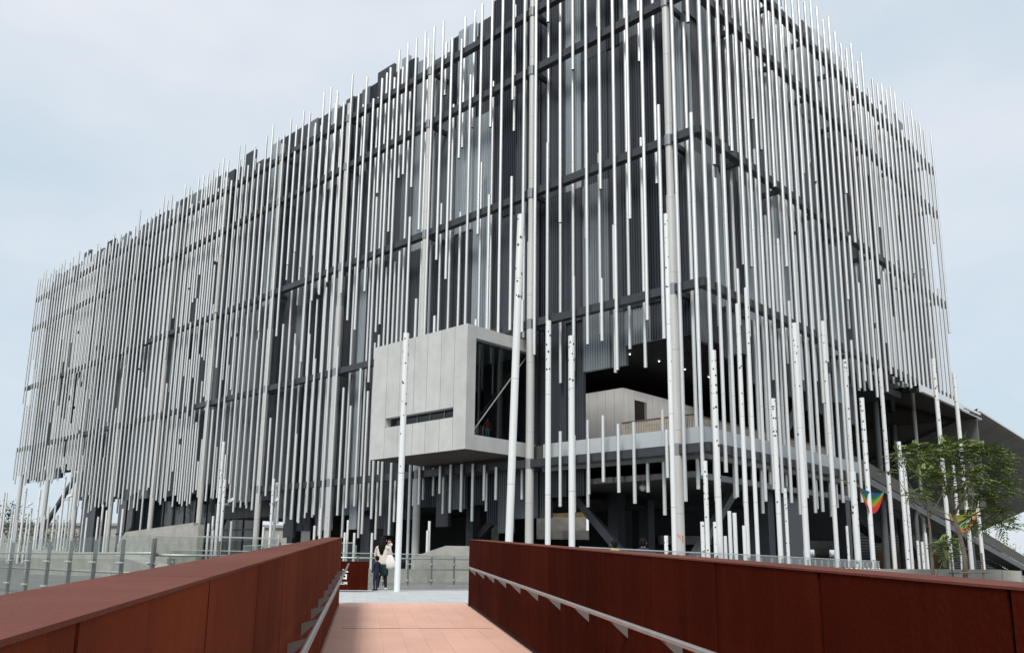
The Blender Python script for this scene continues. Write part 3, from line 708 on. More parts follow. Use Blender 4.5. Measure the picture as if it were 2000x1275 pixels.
q = MB(); q.box(47.0, 66, 24.0, 24.5, 4.0, 17.0); mp_(q, 'rear_wall', K['core'])
def rcol(x, y, z1, r, m_):
    q = MB(); q.tube([(x, y, -0.02), (x, y, z1)], r, 14); o = mp_(q, 'round_column', K[m_]); smooth_by_angle(o.data); return o
q = MB(); q.box(55.9, 56.3, -0.3, 24, 7.0, 16.7); mp_(q, 'rear_wall', K['slope_soffit'])
rcol(38.4, 4.0, 16.72, 0.30, 'brace'); rcol(47.6, 3.4, 16.72, 0.19, 'column'); rcol(50.6, 6.6, 16.0, 0.34, 'pillar')

# ---- long stair along facade B
SZ = lambda x: 9.0 - 0.1435 * (x - 30.0)
st = MB()
q = MB(); q.box(26.4, 30.0, 2.6, 5.8, 8.3, 9.0); mp_(q, 'stair_landing', K['fascia_grey'])
for yy in (2.7, 5.6):
    q = MB(); q.bar((30.0, yy, 8.55), (92.0, yy, SZ(92) - 0.45), 0.14, 0.62); mp_(q, 'stringer', K['brace'])
x = 30.05
while x < 92:
    q = MB(); q.box(x, x + 1.04, 2.85, 5.45, SZ(x) - 0.20, SZ(x) - 0.03); mp_(q, 'tread', K['fascia_grey']); x += 1.05
x = 26.5
while x < 92:
    e = x + 2.6; za, zb = (9.0, 9.0) if e < 30 else (SZ(max(x, 30)), SZ(e))
    q = MB(); q.hexa([(x, 2.60, za - 0.05), (e - 0.03, 2.60, zb - 0.05), (e - 0.03, 2.64, zb - 0.05), (x, 2.64, za - 0.05), (x, 2.60, za + 1.15), (e - 0.03, 2.60, zb + 1.15), (e - 0.03, 2.64, zb + 1.15), (x, 2.64, za + 1.15)])
    mp_(q, 'mesh_panel', K['mesh']); x = e
for x in (44.0, 62.0, 82.0):
    q = MB(); q.tube([(x, 2.9, -0.02), (x, 2.9, SZ(x) - 0.5)], 0.2, 12); o = mp_(q, 'stair_post', K['brace']); smooth_by_angle(o.data)
q = MB(); q.box(56, 120, 14.0, 14.4, -0.02, 5.2); mp_(q, 'louvre_wall', K['core'])
for i in range(14):
    q = MB(); q.box(56, 120, 13.86, 13.99, 0.2 + i * 0.34, 0.34 + i * 0.34); mp_(q, 'louvre', K['pillar'])
q = MB(); q.bar((44.5, 4.2, 3.9), (52.0, 4.2, 0.0), 0.7, 0.7); mp_(q, 'diagonal_brace', K['core'])
q = MB(); q.bar((38.5, 7.0, 6.0), (46.0, 7.0, 4.0), 1.2, 1.6); mp_(q, 'diagonal_brace', K['core'])

# ---- lettering on the corner column
def text_mesh(txt, size, extrude=0.002, offset=0.0, align='LEFT'):
    cu_ = bpy.data.curves.new('lettering', 'FONT'); cu_.body = txt; cu_.size = size; cu_.extrude = extrude; cu_.offset = offset; cu_.align_x = align
    o = bpy.data.objects.new('lettering_tmp', cu_); col.objects.link(o)
    bpy.context.view_layer.update()
    dg = bpy.context.evaluated_depsgraph_get(); me = bpy.data.meshes.new_from_object(o.evaluated_get(dg)); bpy.data.objects.remove(o, do_unlink=True)
    return me
def wrap_text(txt, size, cx, cy, z, r, ang):
    me = text_mesh(txt, size)
    for v in me.vertices:
        a = ang + v.co.x / r; rr = r + 0.004 + v.co.z
        v.co = (cx + rr * math.cos(a), cy + rr * math.sin(a), z + v.co.y)
    me.materials.clear(); me.materials.append(K['red_paint']); return me
# camera direction seen from the column, in local angles
la = math.atan2(-25.22 - UC, -43.48)
link('lettering', wrap_text('西', 0.42, 0, UC, 2.35, 0.30, la - 1.15), museum)
link('lettering', wrap_text('1', 0.62, 0, UC, 2.15, 0.30, la + 0.05), museum)

# ------------------------------------------------------------------ free-standing poles
def pole(x, y, ztop, dia, perf, label, group, lean=(0, 0), seed=0):
    rnd = random.Random(seed)
    root = empty('perforated_pole' if perf > 0 else 'plain_pole', (x, y, -0.012)); tag(root, label, 'pole', group)
    r = dia / 2; H = ztop
    q = MB(); tip = Vector((lean[0], lean[1], H))
    q.tube([(0, 0, 0), tuple(tip)], r, 18, capmi=0); o = q.build('shaft', [K['pole']], root); smooth_by_angle(o.data)
    q = MB(); q.tube([(0, 0, 0.0), (0, 0, 0.02)], r + 0.07, 16); q.build('base_plate', K['steel_post'], root)
    q = MB(); q.tube([tuple(tip * (1 - 0.001 / H)), tuple(tip + Vector((0, 0, 0.004)))], r * 0.86, 16); q.build('top_opening', K['hole'], root)
    if perf > 0:
        h = MB(); z = H - rnd.uniform(0.2, 0.35)
        while z > H * (1 - perf):
            f = (H - z) / (H * perf)
            for _ in range(rnd.choice((1, 2, 2, 3)) if f < 0.6 else 1):
                rr = min(r * 0.42, rnd.choice((0.022, 0.03, 0.04, 0.055)) * (dia / 0.22)) ; a = rnd.uniform(0, 2 * math.pi)
                c = tip * (z / H); nrm = Vector((math.cos(a), math.sin(a), 0)); zz = rnd.uniform(-0.06, 0.06)
                # curved dark patch wrapped on the shaft, like the shadowed opening
                base = len(h.v); n = 10
                ring = []
                for k in range(n):
                    t = 2 * math.pi * k / n; da = rr * math.cos(t) / r
                    p_ = c + Vector((math.cos(a + da), math.sin(a + da), 0)) * (r + 0.003) + Vector((0, 0, zz + rr * math.sin(t)))
                    ring.append(p_)
                h.poly(ring)
            z -= rnd.uniform(0.10, 0.30) * (1 + 1.6 * f) * max(1.0, H / 9)
        tag(h.build('holes', K['hole'], root), kind='stuff')
    return root
ORD = ['first', 'second', 'third', 'fourth', 'fifth', 'sixth', 'seventh', 'eighth', 'ninth', 'tenth', 'eleventh', 'twelfth', 'thirteenth', 'fourteenth', 'fifteenth', 'sixteenth', 'seventeenth', 'eighteenth', 'nineteenth', 'twentieth', 'twenty-first', 'twenty-second', 'twenty-third', 'twenty-fourth', 'twenty-fifth', 'twenty-sixth']
POLES_FRONT=[[-3.31,25.3,7.86,0.185,0.55],[-0.1,36.0,16.43,0.335,0.5],[1.67,38.0,12.03,0.251,0.35],[2.67,37.0,11.03,0.277,0.45],[7.89,41.0,18.73,0.245,0.6],[9.09,37.0,10.43,0.277,0.65],[8.33,36.0,5.28,0.194,1],[8.13,36.0,2.69,0.172,1],[8.67,36.0,2.69,0.172,1],[6.58,36.0,2.09,0.172,1]]
POLES_RIGHT=[[10.88,43.13,2.34,0.168,0],[11.23,43.5,3.62,0.195,0],[11.59,43.88,3.55,0.21,0],[12.25,44.59,2.94,0.187,0],[12.47,44.81,15.13,0.242,0.5],[12.91,44.55,15.97,0.213,0.5],[14.7,46.45,10.11,0.278,0.6],[14.97,46.01,5.04,0.179,1],[16.97,48.85,15.23,0.35,0.6],[20.32,53.13,16.65,0.285,0.6],[22.56,55.5,14.66,0.298,0.5],[23.77,56.04,12.13,0.318,0.9],[19.99,49.14,6.35,0.366,1],[27.09,60.29,15.22,0.288,0.7],[21.55,54.42,3.45,0.163,1],[27.61,59.38,9.65,0.284,1],[29.53,62.87,8.97,0.225,1],[35.84,69.55,18.32,0.353,0.9],[39.68,73.6,18.04,0.352,0.8],[36.08,68.34,9.09,0.245,1],[39.14,70.85,6.43,0.317,0.9],[30.55,63.94,2.86,0.191,0.6],[30.24,62.6,2.74,0.187,0.6],[31.89,65.36,3.49,0.195,0]]
POLES_MID=[[-26.38,76.51,11.47,0.297,0.7],[-26.51,78.0,8.16,0.294,0.5],[-20.35,72.17,7.73,0.238,0.7],[-20.2,72.73,7.44,0.24,0.5],[-29.02,81.75,4.25,0.23,0],[-28.8,82.23,5.0,0.222,0],[-27.58,79.01,3.52,0.204,0],[-25.86,78.76,4.38,0.222,0],[-21.71,74.84,3.74,0.206,0],[-19.86,73.09,3.04,0.201,0],[-15.98,69.42,3.67,0.208,0],[-15.61,69.77,5.1,0.209,0],[-12.92,66.53,3.06,0.199,1],[-12.84,67.15,4.04,0.181,0],[-12.02,65.68,3.01,0.196,0],[-10.41,64.16,2.97,0.192,0],[-5.77,60.47,3.73,0.198,0],[-5.74,59.06,3.02,0.194,0]]
POLES_LEFT=[[-73.21,122.13,10.02,0.293,0.4],[-75.19,126.07,10.25,0.242,0],[-72.67,123.69,8.24,0.245,0],[-70.94,121.37,7.54,0.24,0],[-70.7,121.83,6.15,0.234,0],[-66.51,115.8,10.15,0.319,0.4],[-67.57,118.86,6.92,0.242,0],[-65.82,116.52,7.48,0.224,0],[-62.42,111.94,9.66,0.295,0.5],[-64.27,115.75,6.27,0.222,0],[-61.92,112.84,6.28,0.23,0],[-61.71,113.34,7.6,0.231,0],[-59.32,110.39,7.56,0.225,0],[-59.13,110.89,6.3,0.213,0],[-56.14,106.01,10.9,0.305,0.5],[-57.56,109.41,5.68,0.21,0],[-56.07,107.31,7.56,0.219,0],[-55.89,107.83,5.62,0.207,0],[-51.87,104.03,5.73,0.237,0],[-48.73,100.37,5.66,0.229,0],[-48.57,100.92,7.12,0.242,0],[-46.99,98.73,6.34,0.237,0],[-44.31,96.89,6.43,0.244,0]]
FRONT_L = ['white perforated pole standing on the landing beside the woman with a baby', 'tallest and thickest white perforated pole, crossing the open end of the concrete box',
 'slim white perforated pole just right of the concrete box', 'white perforated pole left of the open balcony, second from the concrete box', 'very tall slim perforated pole overlapping the numbered corner column',
 'thick perforated pole just right of the building corner', 'mid-height perforated pole right of the numbered corner column', 'short perforated pole nearest the right of the numbered column', 'short perforated pole close behind the thick corner pole', 'short perforated pole left of the numbered corner column']
for i, (x, y, zt, dia, pf) in enumerate(POLES_FRONT):
    pole(x, y, zt, dia, pf, FRONT_L[i], 'poles in front of the corner', (0.42, 0) if i == 1 else (0, 0), 100 + i)
def size_word(zt): return 'short' if zt < 4.2 else ('mid-height' if zt < 8.5 else 'tall')
def cluster(P, where, group, seed):
    order = sorted(range(len(P)), key=lambda i: P[i][0] / P[i][1])
    cnt = {}
    for i in order:
        x, y, zt, dia, pf = P[i]; kind = size_word(zt) + (' white perforated pole' if pf > 0 else ' plain white pole')
        cnt[kind] = cnt.get(kind, 0) + 1
    seen_ = {}
    for i in order:
        x, y, zt, dia, pf = P[i]; kind = size_word(zt) + (' white perforated pole' if pf > 0 else ' plain white pole')
        k = seen_.get(kind, 0); seen_[kind] = k + 1
        lab = '%s %s' % (kind, where) if cnt[kind] == 1 else '%s %s %s' % (ORD[k], kind, where)
        pole(x, y, zt, dia, pf, lab, group, (0, 0), seed + i)
cluster(POLES_RIGHT, 'from the left before the right-hand facade', 'poles before the right-hand facade', 200)
cluster(POLES_MID, 'from the left before the long facade', 'poles before the middle of the long facade', 300)
cluster(POLES_LEFT, 'from the left at the far left end', 'poles at the far left', 400)

# floodlights clamped to poles
def floodlight(x, y, z, yaw, label, s=1.0):
    root = empty('floodlight', (x, y, z), yaw); tag(root, label, 'floodlight', 'floodlights clamped to poles')
    q = MB(); q.bar((0, 0, 0), (0.34 * s, 0, 0.0), 0.05 * s, 0.05 * s); q.build('arm', K['lamp_white'], root)
    q = MB()
    a = R(28); c, s_ = math.cos(a), math.sin(a)
    pts = []
    for (u, v, w) in ((0.28, -0.24, -0.10), (0.86, -0.24, -0.10), (0.86, 0.24, -0.10), (0.28, 0.24, -0.10), (0.34, -0.20, 0.14), (0.80, -0.20, 0.14), (0.80, 0.20, 0.14), (0.34, 0.20, 0.14)):
        pts.append(((u * c - w * s_) * s, v * s, (u * s_ + w * c + 0.02) * s))
    q.hexa(pts); q.build('housing', K['lamp_white'], root)
    q = MB(); q.bar((0.02 * s, 0, -0.16 * s), (0.5 * s, 0, -0.10 * s), 0.2 * s, 0.04 * s); q.build('yoke', K['steel_post'], root)
P = POLES_MID
floodlight(P[1][0] + 0.12, P[1][1], 5.9, 0.2, 'white floodlight on the pole left of the grey cladding block', 1.15)
floodlight(P[3][0] - 0.5, P[3][1] - 0.2, 5.6, 0.2, 'white floodlight on the slim poles in the middle of the long facade', 1.0)
P = POLES_LEFT
floodlight(P[5][0] + 0.15, P[5][1], 7.7, 0.2, 'small floodlight on the pole beside the leftmost columns', 1.1)
floodlight(P[14][0] + 0.15, P[14][1], 8.1, 0.2, 'floodlight on the pole beneath the diagonal brace end', 1.25)

# ------------------------------------------------------------------ glass railings
def railing(name, pts, label, h=1.18, pane=1.45, rails=(0.62,), post_w=0.05, z0=0.0, toprail=True):
    root = empty(name, (pts[0][0], pts[0][1], z0 if not hasattr(z0, '__len__') else z0[0])); tag(root, label, 'railing', 'glass railings')
    o3 = Vector(root.location)
    for (a, b) in zip(pts[:-1], pts[1:]):
        a = Vector((a[0], a[1], z0)); b = Vector((b[0], b[1], z0)); L = (b - a).length; n = max(1, round(L / pane)); dv = (b - a) / n; dn = dv.normalized(); nr = Vector((-dn.y, dn.x, 0))
        for i in range(n + 1):
            p_ = a + dv * i - o3
            q = MB(); q.bar(p_ + Vector((0, 0, -0.02)) + nr * 0.06, p_ + Vector((0, 0, h - 0.06)) + nr * 0.06, 0.022, 0.075, nr); q.build('post', K['steel_post'], root)
            if i < n:
                e0, e1 = p_ + dn * 0.012, p_ + dv - dn * 0.012
                q = MB(); th = nr * 0.006
                q.hexa([e0 - th + Vector((0, 0, 0.06)), e1 - th + Vector((0, 0, 0.06)), e1 + th + Vector((0, 0, 0.06)), e0 + th + Vector((0, 0, 0.06)),
                        e0 - th + Vector((0, 0, h)), e1 - th + Vector((0, 0, h)), e1 + th + Vector((0, 0, h)), e0 + th + Vector((0, 0, h))]); q.build('glass_pane', K['glass'], root)
                for hz in (0.26, 0.80):
                    for ee in (e0 + dn * 0.05, e1 - dn * 0.05):
                        q = MB(); q.tube([ee - nr * 0.03 + Vector((0, 0, hz)), ee + nr * 0.06 + Vector((0, 0, hz))], 0.026, 8); q.build('clamp', K['steel'], root)
        for rz in rails:
            q = MB(); q.tube([a - o3 + nr * 0.12 + Vector((0, 0, rz)), b - o3 + nr * 0.12 + Vector((0, 0, rz))], 0.022, 8); q.build('handrail', K['steel'], root, True)
        if toprail:
            q = MB(); q.bar(a - o3 + Vector((0, 0, h + 0.014)), b - o3 + Vector((0, 0, h + 0.014)), 0.03, 0.025); q.build('top_rail', K['steel'], root)
    return root
railing('glass_railing', [(-20.0, 28.6), (-13.4, 22.2), (-6.35, 15.1)], 'long glass railing with steel posts behind the left parapet', h=1.30, pane=1.5, rails=(0.62, 0.98), toprail=False)
railing('glass_railing', [(-6.30, 15.1), (-4.45, 16.6)], 'short glass railing joining the left parapet near the bridge end', h=1.28, pane=1.2, rails=(0.6, 0.95))
railing('glass_railing', [(-9.6, 24.2), (-5.6, 26.95), (-1.2, 31.0), (1.5, 33.2)], 'glass railing across the landing behind the woman and baby', h=1.12, pane=0.95, rails=(0.62, 0.98))
railing('glass_railing', [(1.4, 17.2), (3.6, 21.0), (7.6, 27.0), (12.9, 36.0), (22.0, 51.0)], 'low glass railing running behind the right parapet to the planter', h=1.20, pane=1.4, rails=(), toprail=True)
railing('glass_railing', [(-12.5, 40.0), (-7.5, 31.5), (-5.5, 30.2)], 'glass railing farther back, left of the landing', h=1.5, pane=1.6, rails=(0.8,))
# kerb under the landing railing
kb = MB()
for a, b in (((-9.6, 24.2), (-5.6, 26.95)), ((-5.58, 26.97), (-1.2, 31.0)), ((-1.18, 31.02), (1.5, 33.2))):
    kb.bar((a[0], a[1], 0.03), (b[0], b[1], 0.03), 0.22, 0.12)
tag(kb.build('kerb', K['concrete2']), kind='structure')

# ------------------------------------------------------------------ concrete walls, planters and ramps on the plaza
def wall_prism(name, label, cat, pts, zs, thick, mt, group=None):
    """a wall along pts (world xy) with top heights zs"""
    root = MB(); d0 = (Vector(pts[-1]) - Vector(pts[0])).normalized(); nr = Vector((-d0.y, d0.x)) * thick
    for (a, b), (za, zb) in zip(zip(pts[:-1], pts[1:]), zip(zs[:-1], zs[1:])):
        A, B = Vector(a), Vector(b)
        root.hexa([(A.x, A.y, -0.02), (B.x, B.y, -0.02), (B.x + nr.x, B.y + nr.y, -0.02), (A.x + nr.x, A.y + nr.y, -0.02), (A.x, A.y, za), (B.x, B.y, zb), (B.x + nr.x, B.y + nr.y, zb), (A.x + nr.x, A.y + nr.y, za)])
    return tag(root.build(name, mt), label, cat, group)
def lw(x, y): v = L2W(x, y, 0); return (v.x, v.y)
wall_prism('ramp_wall', 'long concrete ramp wall with a sloping top in front of the glazed hall', 'wall', [lw(-8, 63), lw(-8, 61.3), lw(-8, 47.0)], [2.2, 3.45, 4.05], 0.5, K['concrete2'])
wall_prism('ramp_wall', 'shorter concrete ramp wall right of the long one', 'wall', [lw(-11, 47.0), lw(-11, 45.2), lw(-11, 40.0)], [2.0, 3.1, 3.6], 0.5, K['concrete2'])
wall_prism('ramp_wall', 'low concrete wall behind the left glass railing', 'wall', [(-26, 46), (-16, 40)], [1.3, 0.9], 0.45, K['concrete2'])
wall_prism('ramp_wall', 'slanting pale concrete kerb seen through the left glass', 'wall', [(-15.8, 34), (-11.2, 27.5), (-9.4, 25.2)], [1.05, 0.55, 0.3], 0.8, K['concrete2'])
wall_prism('concrete_planter', 'grey board-marked concrete block behind the right end of the landing railing', 'planter', [(-4.6, 41.5), (-3.0, 39.6), (2.5, 40.5)], [1.15, 1.62, 1.62], 3.0, K['concrete2'])
wall_prism('concrete_planter', 'low concrete platform beyond the landing railing', 'platform', [(-9, 36), (-3.6, 37.5)], [0.5, 0.5], 5.0, K['concrete2'])
wall_prism('planter_wall', 'long low concrete planter wall under the leafy tree', 'wall', [(9.8, 28.4), (17.2, 30.0)], [0.80, 0.84], 0.6, K['concrete2'])
wall_prism('planter_wall', 'rough concrete end block of the right planter', 'wall', [(17.22, 30.0), (18.0, 30.2)], [0.83, 0.80], 0.9, K['concrete2'])

# corten sign plate by the landing
sg = empty('museum_sign', (-5.3, 24.9, 0.06), R(4)); tag(sg, 'rust-brown steel sign plate with white museum lettering beside the boy', 'sign')
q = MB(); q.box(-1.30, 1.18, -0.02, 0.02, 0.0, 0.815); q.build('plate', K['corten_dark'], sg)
q = MB(); q.box(-1.28, 1.16, 0.022, 0.30, 0.0, 0.80); q.build('back_box', K['gap'], sg)
for txt, sz, x, z, off in (('MUSEUM', 0.115, 0.60, 0.155, 0.001), ('考古', 0.30, 0.615, 0.33, 0.006)):
    me = text_mesh(txt, sz, 0.002, off, 'RIGHT'); me.transform(Matrix.Translation((x, -0.024, z)) @ Matrix.Rotation(R(90), 4, 'X')); me.materials.clear(); me.materials.append(K['white_paint']); link('lettering', me, sg)

# ------------------------------------------------------------------ rainbow cloths tied between poles
def cloth(name, label, p0, p1, sag, width, cols, seed):
    root = empty(name, p0); tag(root, label, 'cloth', 'rainbow cloths tied between poles')
    rnd = random.Random(seed); p0 = Vector(p0); p1 = Vector(p1); NU, NV = 18, 10
    def pt(u, v):
        w = width * math.sin(math.pi * min(1, max(0.02, u))) ** 0.6
        base = p0.lerp(p1, u) + Vector((0, 0, -sag * 4 * u * (1 - u) * (0.15 + v)))
        return base - p0 + Vector((0.05 * math.sin(9 * v + 4 * u), 0.35 * math.sin(math.pi * u) * math.sin(math.pi * v), -w * v * 0.25))
    for k, c in enumerate(cols):
        m_ = mat('cloth_%s_%d' % (name, k), c, 0.7, var=0.15, vscale=6, spec=0.2)
        q = MB(); v0, v1 = k / len(cols), (k + 1) / len(cols); nv = 3
        for i in range(NU):
            for j in range(nv):
                a0, a1 = v0 + (v1 - v0) * j / nv, v0 + (v1 - v0) * (j + 1) / nv
                q.quad(pt(i / NU, a0), pt((i + 1) / NU, a0), pt((i + 1) / NU, a1), pt(i / NU, a1))
        q.build('stripe', m_, root, True)
    q = MB(); q.tube([(0, 0, 0), (-1.3, 0.1, 0.55)], 0.03, 6); q.build('tie', K['leaf'], root)
    return root
cloth('rainbow_cloth', 'rainbow-striped cloth sagging between two poles left of the tree', (22.6, 54.6, 5.95), (25.6, 57.9, 5.9), 1.15, 1.0, [(0.03, 0.20, 0.50), (0.04, 0.30, 0.16), (0.20, 0.42, 0.03), (0.55, 0.25, 0.02), (0.50, 0.05, 0.02), (0.42, 0.02, 0.02)], 1)
cloth('rainbow_cloth', 'yellow and red cloth sagging behind the leafy tree', (33.6, 65.0, 4.9), (38.2, 69.2, 5.5), 1.15, 1.0, [(0.50, 0.55, 0.03), (0.62, 0.60, 0.10), (0.60, 0.58, 0.40), (0.20, 0.36, 0.10), (0.50, 0.12, 0.05)], 2)

# ------------------------------------------------------------------ trees
def leaf_spray(mb, p_, d_, L, rnd, wide=0.058):
    """a feathery frond: a short stem with paired leaflets, drooping"""
    d_ = d_.normalized(); side = d_.cross(Vector((0, 0, 1)))
    if side.length < 0.1: side = Vector((1, 0, 0))
    side.normalize(); upn = side.cross(d_)
    n = 6
    for k in range(n):
        f = (k + 0.6) / n; c = p_ + d_ * L * f + Vector((0, 0, -0.22 * L * f * f))
        for sgn in (-1, 1):
            l = L * 0.34 * (1 - 0.55 * f) * rnd.uniform(0.8, 1.2); t = (side * sgn + d_ * 0.55 + upn * rnd.uniform(-0.35, 0.35)).normalized()
            w = d_ * wide * rnd.uniform(0.7, 1.1)
            mb.quad(c - w * 0.3, c + t * l * 0.5 - w * 0.6 + Vector((0, 0, -0.01)), c + t * l + Vector((0, 0, -0.15 * l)), c + t * l * 0.5 + w * 0.9)
def tree(name, label, base, limbs, crowns, seed, r0=0.09, nspray=900, L=0.42, group=None):
    rnd = random.Random(seed); root = empty(name, base); tag(root, label, 'tree', group)
    tk = MB(); B0 = Vector(base)
    for pts, ra, rb in limbs:
        n = len(pts); tk.tube([Vector(q_) - B0 for q_ in pts], [ra + (rb - ra) * i / (n - 1) for i in range(n)], 8)
    cr_ = MB()
    tot = sum(c[1] * c[2] * c[3] for c in crowns)
    for (c, a, b, h) in crowns:
        c = Vector(c) - B0; n = int(nspray * a * b * h / tot)
        for _ in range(n):
            while True:
                v = Vector((rnd.uniform(-1, 1), rnd.uniform(-1, 1), rnd.uniform(-1, 1)))
                if 0.25 < v.length < 1: break
            if rnd.random() < 0.25: v *= rnd.uniform(1.0, 1.18)
            p_ = c + Vector((v.x * a, v.y * b, v.z * h))
            d_ = Vector((v.x + rnd.uniform(-0.6, 0.6) + 0.35, v.y + rnd.uniform(-0.6, 0.6), v.z * 0.3 + rnd.uniform(-0.35, 0.3)))
            leaf_spray(cr_, p_, d_, L * rnd.uniform(0.7, 1.25), rnd)
        for _ in range(max(3, n // 40)):
            v = Vector((rnd.uniform(-1, 1) * a, rnd.uniform(-1, 1) * b, rnd.uniform(-0.7, 0.8) * h)) * 0.8
            st_ = c + Vector((0, 0, -h * 0.9)); tk.tube([st_, st_.lerp(c + v, 0.55) + Vector((0, 0, 0.05)), c + v], [0.02, 0.013, 0.006], 5)
    t_ = tk.build('trunk', K['bark'], root, True); c_ = cr_.build('crown', K['leaf'], root)
    return root
def at(x, y, D):
    v = fwd + cr * ((x - 1000) / 1641.6) - cu * ((y - 771.5) / 1641.6); return EYE + v * (D / v.y)
D1_, D2_ = 27.0, 26.0
b1 = at(1886, 1150, D1_); b1 = Vector((b1.x, b1.y, 0.0))
tp = lambda x, y, D=D1_, dy=0.0: at(x, y, D + dy)
tree('leafy_tree', 'leafy feathery green tree behind the right end of the parapet', b1,
     [([b1, tp(1884, 1085), tp(1874, 1042), tp(1862, 1005)], 0.085, 0.055),
      ([tp(1862, 1008), tp(1850, 960), tp(1835, 915), tp(1820, 880)], 0.045, 0.015), ([tp(1862, 1008), tp(1880, 975), tp(1900, 930), tp(1912, 890)], 0.045, 0.015),
      ([tp(1868, 1025), tp(1910, 1000), tp(1945, 985)], 0.035, 0.012), ([tp(1850, 965), tp(1805, 935), tp(1770, 905)], 0.03, 0.01), ([tp(1866, 1020), tp(1815, 1000), tp(1790, 965), tp(1772, 940)], 0.03, 0.01)],
     [(tp(1795, 888), 0.75, 0.7, 0.32), (tp(1860, 885, dy=0.3), 0.72, 0.7, 0.36), (tp(1925, 900, dy=0.2), 0.75, 0.7, 0.50), (tp(1945, 955), 0.52, 0.6, 0.36), (tp(1880, 935, dy=-.4), 0.6, 0.6, 0.36),
      (tp(1925, 1010), 0.62, 0.6, 0.34), (tp(1965, 1025), 0.32, 0.4, 0.18), (tp(1735, 922), 0.24, 0.3, 0.10), (tp(1828, 955, dy=.5), 0.42, 0.5, 0.20), (tp(1905, 965), .5, .5, .3)], 3, nspray=1050, L=0.40)
b2 = at(1824, 1150, D2_); b2 = Vector((b2.x, b2.y, 0.0)); t2 = lambda x, y: at(x, y, D2_)
tree('young_tree', 'thin young tree with few leaves left of the leafy tree', b2,
     [([b2, t2(1820, 1090), t2(1816, 1030), t2(1810, 985), t2(1800, 945)], 0.06, 0.012), ([t2(1816, 1035), t2(1790, 995), t2(1765, 955), t2(1755, 935)], 0.025, 0.007), ([t2(1815, 1010), t2(1838, 970), t2(1850, 940)], 0.025, 0.007), ([t2(1822, 1140), t2(1842, 1095), t2(1850, 1070)], 0.02, 0.006)],
     [(t2(1848, 1062), 0.28, 0.3, 0.18), (t2(1850, 1085), 0.22, 0.25, 0.10), (t2(1785, 965), 0.25, 0.3, 0.12), (t2(1810, 925), 0.35, 0.35, 0.16)], 5, nspray=200, L=0.30)
# wooden tree stakes
stk = empty('tree_stake', (b1.x, b1.y, 0)); tag(stk, 'wooden tree stakes with crossbar around the leafy tree', 'stakes')
for dx in (-0.42, 0.55):
    q = MB(); q.tube([(dx, -0.1, 0), (dx, -0.1, 1.35)], 0.03, 7); q.build('stake', K['bark'], stk)
q = MB(); q.tube([(-0.55, -0.14, 0.72), (0.7, -0.14, 0.76)], 0.025, 7); q.build('crossbar', K['bark'], stk)

# background: trees and buildings beyond the plaza
def bush_tree(name, label, x, y, h, w, seed, group, mt='leaf2', n=650, z0=0.0, leafs=0.5):
    rnd = random.Random(seed); root = empty(name, (x, y, z0)); tag(root, label, 'tree', group)
    tk = MB(); tk.tube([(0, 0, -0.3), (0.1, 0, h * 0.35), (0, 0.1, h * 0.8)], [0.05 * h * 0.35, 0.03 * h * 0.3, 0.02], 7)
    for _ in range(5):
        a = rnd.uniform(0, 6.28); tk.tube([(0, 0, h * 0.35), (math.cos(a) * w * 0.3, math.sin(a) * w * 0.3, h * 0.65)], [0.02 * h * 0.3, 0.02], 5)
    cr_ = MB()
    blobs = [(Vector((rnd.uniform(-w * .35, w * .35), rnd.uniform(-w * .35, w * .35), h * rnd.uniform(0.42, 0.86))), w * rnd.uniform(0.16, 0.30)) for _ in range(9)]
    for _ in range(n):
        c, r_ = rnd.choice(blobs); v = Vector((rnd.gauss(0, 1), rnd.gauss(0, 1), rnd.gauss(0, 1))).normalized() * r_ * rnd.uniform(0.5, 1.1); v.z *= 0.75
        p_ = c + v; a = Vector((rnd.gauss(0, 1), rnd.gauss(0, 1), rnd.gauss(0, .6))).normalized() * leafs * rnd.uniform(0.5, 1.1); b_ = Vector((rnd.gauss(0, 1), rnd.gauss(0, 1), rnd.gauss(0, .6))).normalized() * leafs * rnd.uniform(0.4, 0.9)
        cr_.quad(p_, p_ + a * 0.6 + b_ * 0.4, p_ + a, p_ + a * 0.4 - b_ * 0.4)
    tk.build('trunk', K['bark'], root, True); cr_.build('crown', K[mt], root)
random.seed(9)
GB = 'trees beyond the plaza'
for i, (px, D, h, w) in enumerate(((-20, 150, 11, 8), (12, 140, 10.5, 7), (38, 150, 8.5, 7), (70, 165, 7.5, 8), (104, 160, 9, 9), (135, 170, 7, 8))):
    v = at(px, 1090, D); bush_tree('background_tree', '%s bushy tree from the left beyond the far left end' % ORD[i], v.x, v.y, h, w, 40 + i, GB)
for i, (px, D, h, w) in enumerate(((1692, 150, 6.0, 6), (1712, 160, 7.2, 7), (1733, 150, 6.6, 6), (1752, 170, 8.0, 7), (1780, 160, 7.5, 7), (1800, 170, 7.0, 7), (1950, 190, 6, 9))):
    v = at(px, 1100, D); bush_tree('background_tree', '%s green tree from the left seen under the stair' % ORD[i] if i < 6 else 'green tree far right beyond the stair', v.x, v.y, h, w, 60 + i, GB, 'leaf')
def grass_bank(name, x0, x1, y, z0, h, n, seed, label):
    rnd = random.Random(seed); g_ = MB()
    for _ in range(n):
        x = rnd.uniform(x0, x1); yy = y + rnd.uniform(-2, 2); hh = h * rnd.uniform(0.5, 1.1); b_ = rnd.uniform(-.25, .25)
        g_.poly([(x - 0.05, yy, z0), (x + 0.05, yy, z0), (x + b_, yy + rnd.uniform(-.2, .2), z0 + hh)])
    o = g_.build(name, K['straw']); tag(o, label, 'grass', kind='stuff')
v0, v1 = at(1675, 1100, 105), at(1830, 1100, 105)
grass_bank('dry_grass', v0.x, v1.x, 105, 0.0, 3.2, 2600, 1, 'tall dry yellow grass beyond the stair')
v0, v1 = at(1570, 1100, 108), at(1650, 1100, 108)
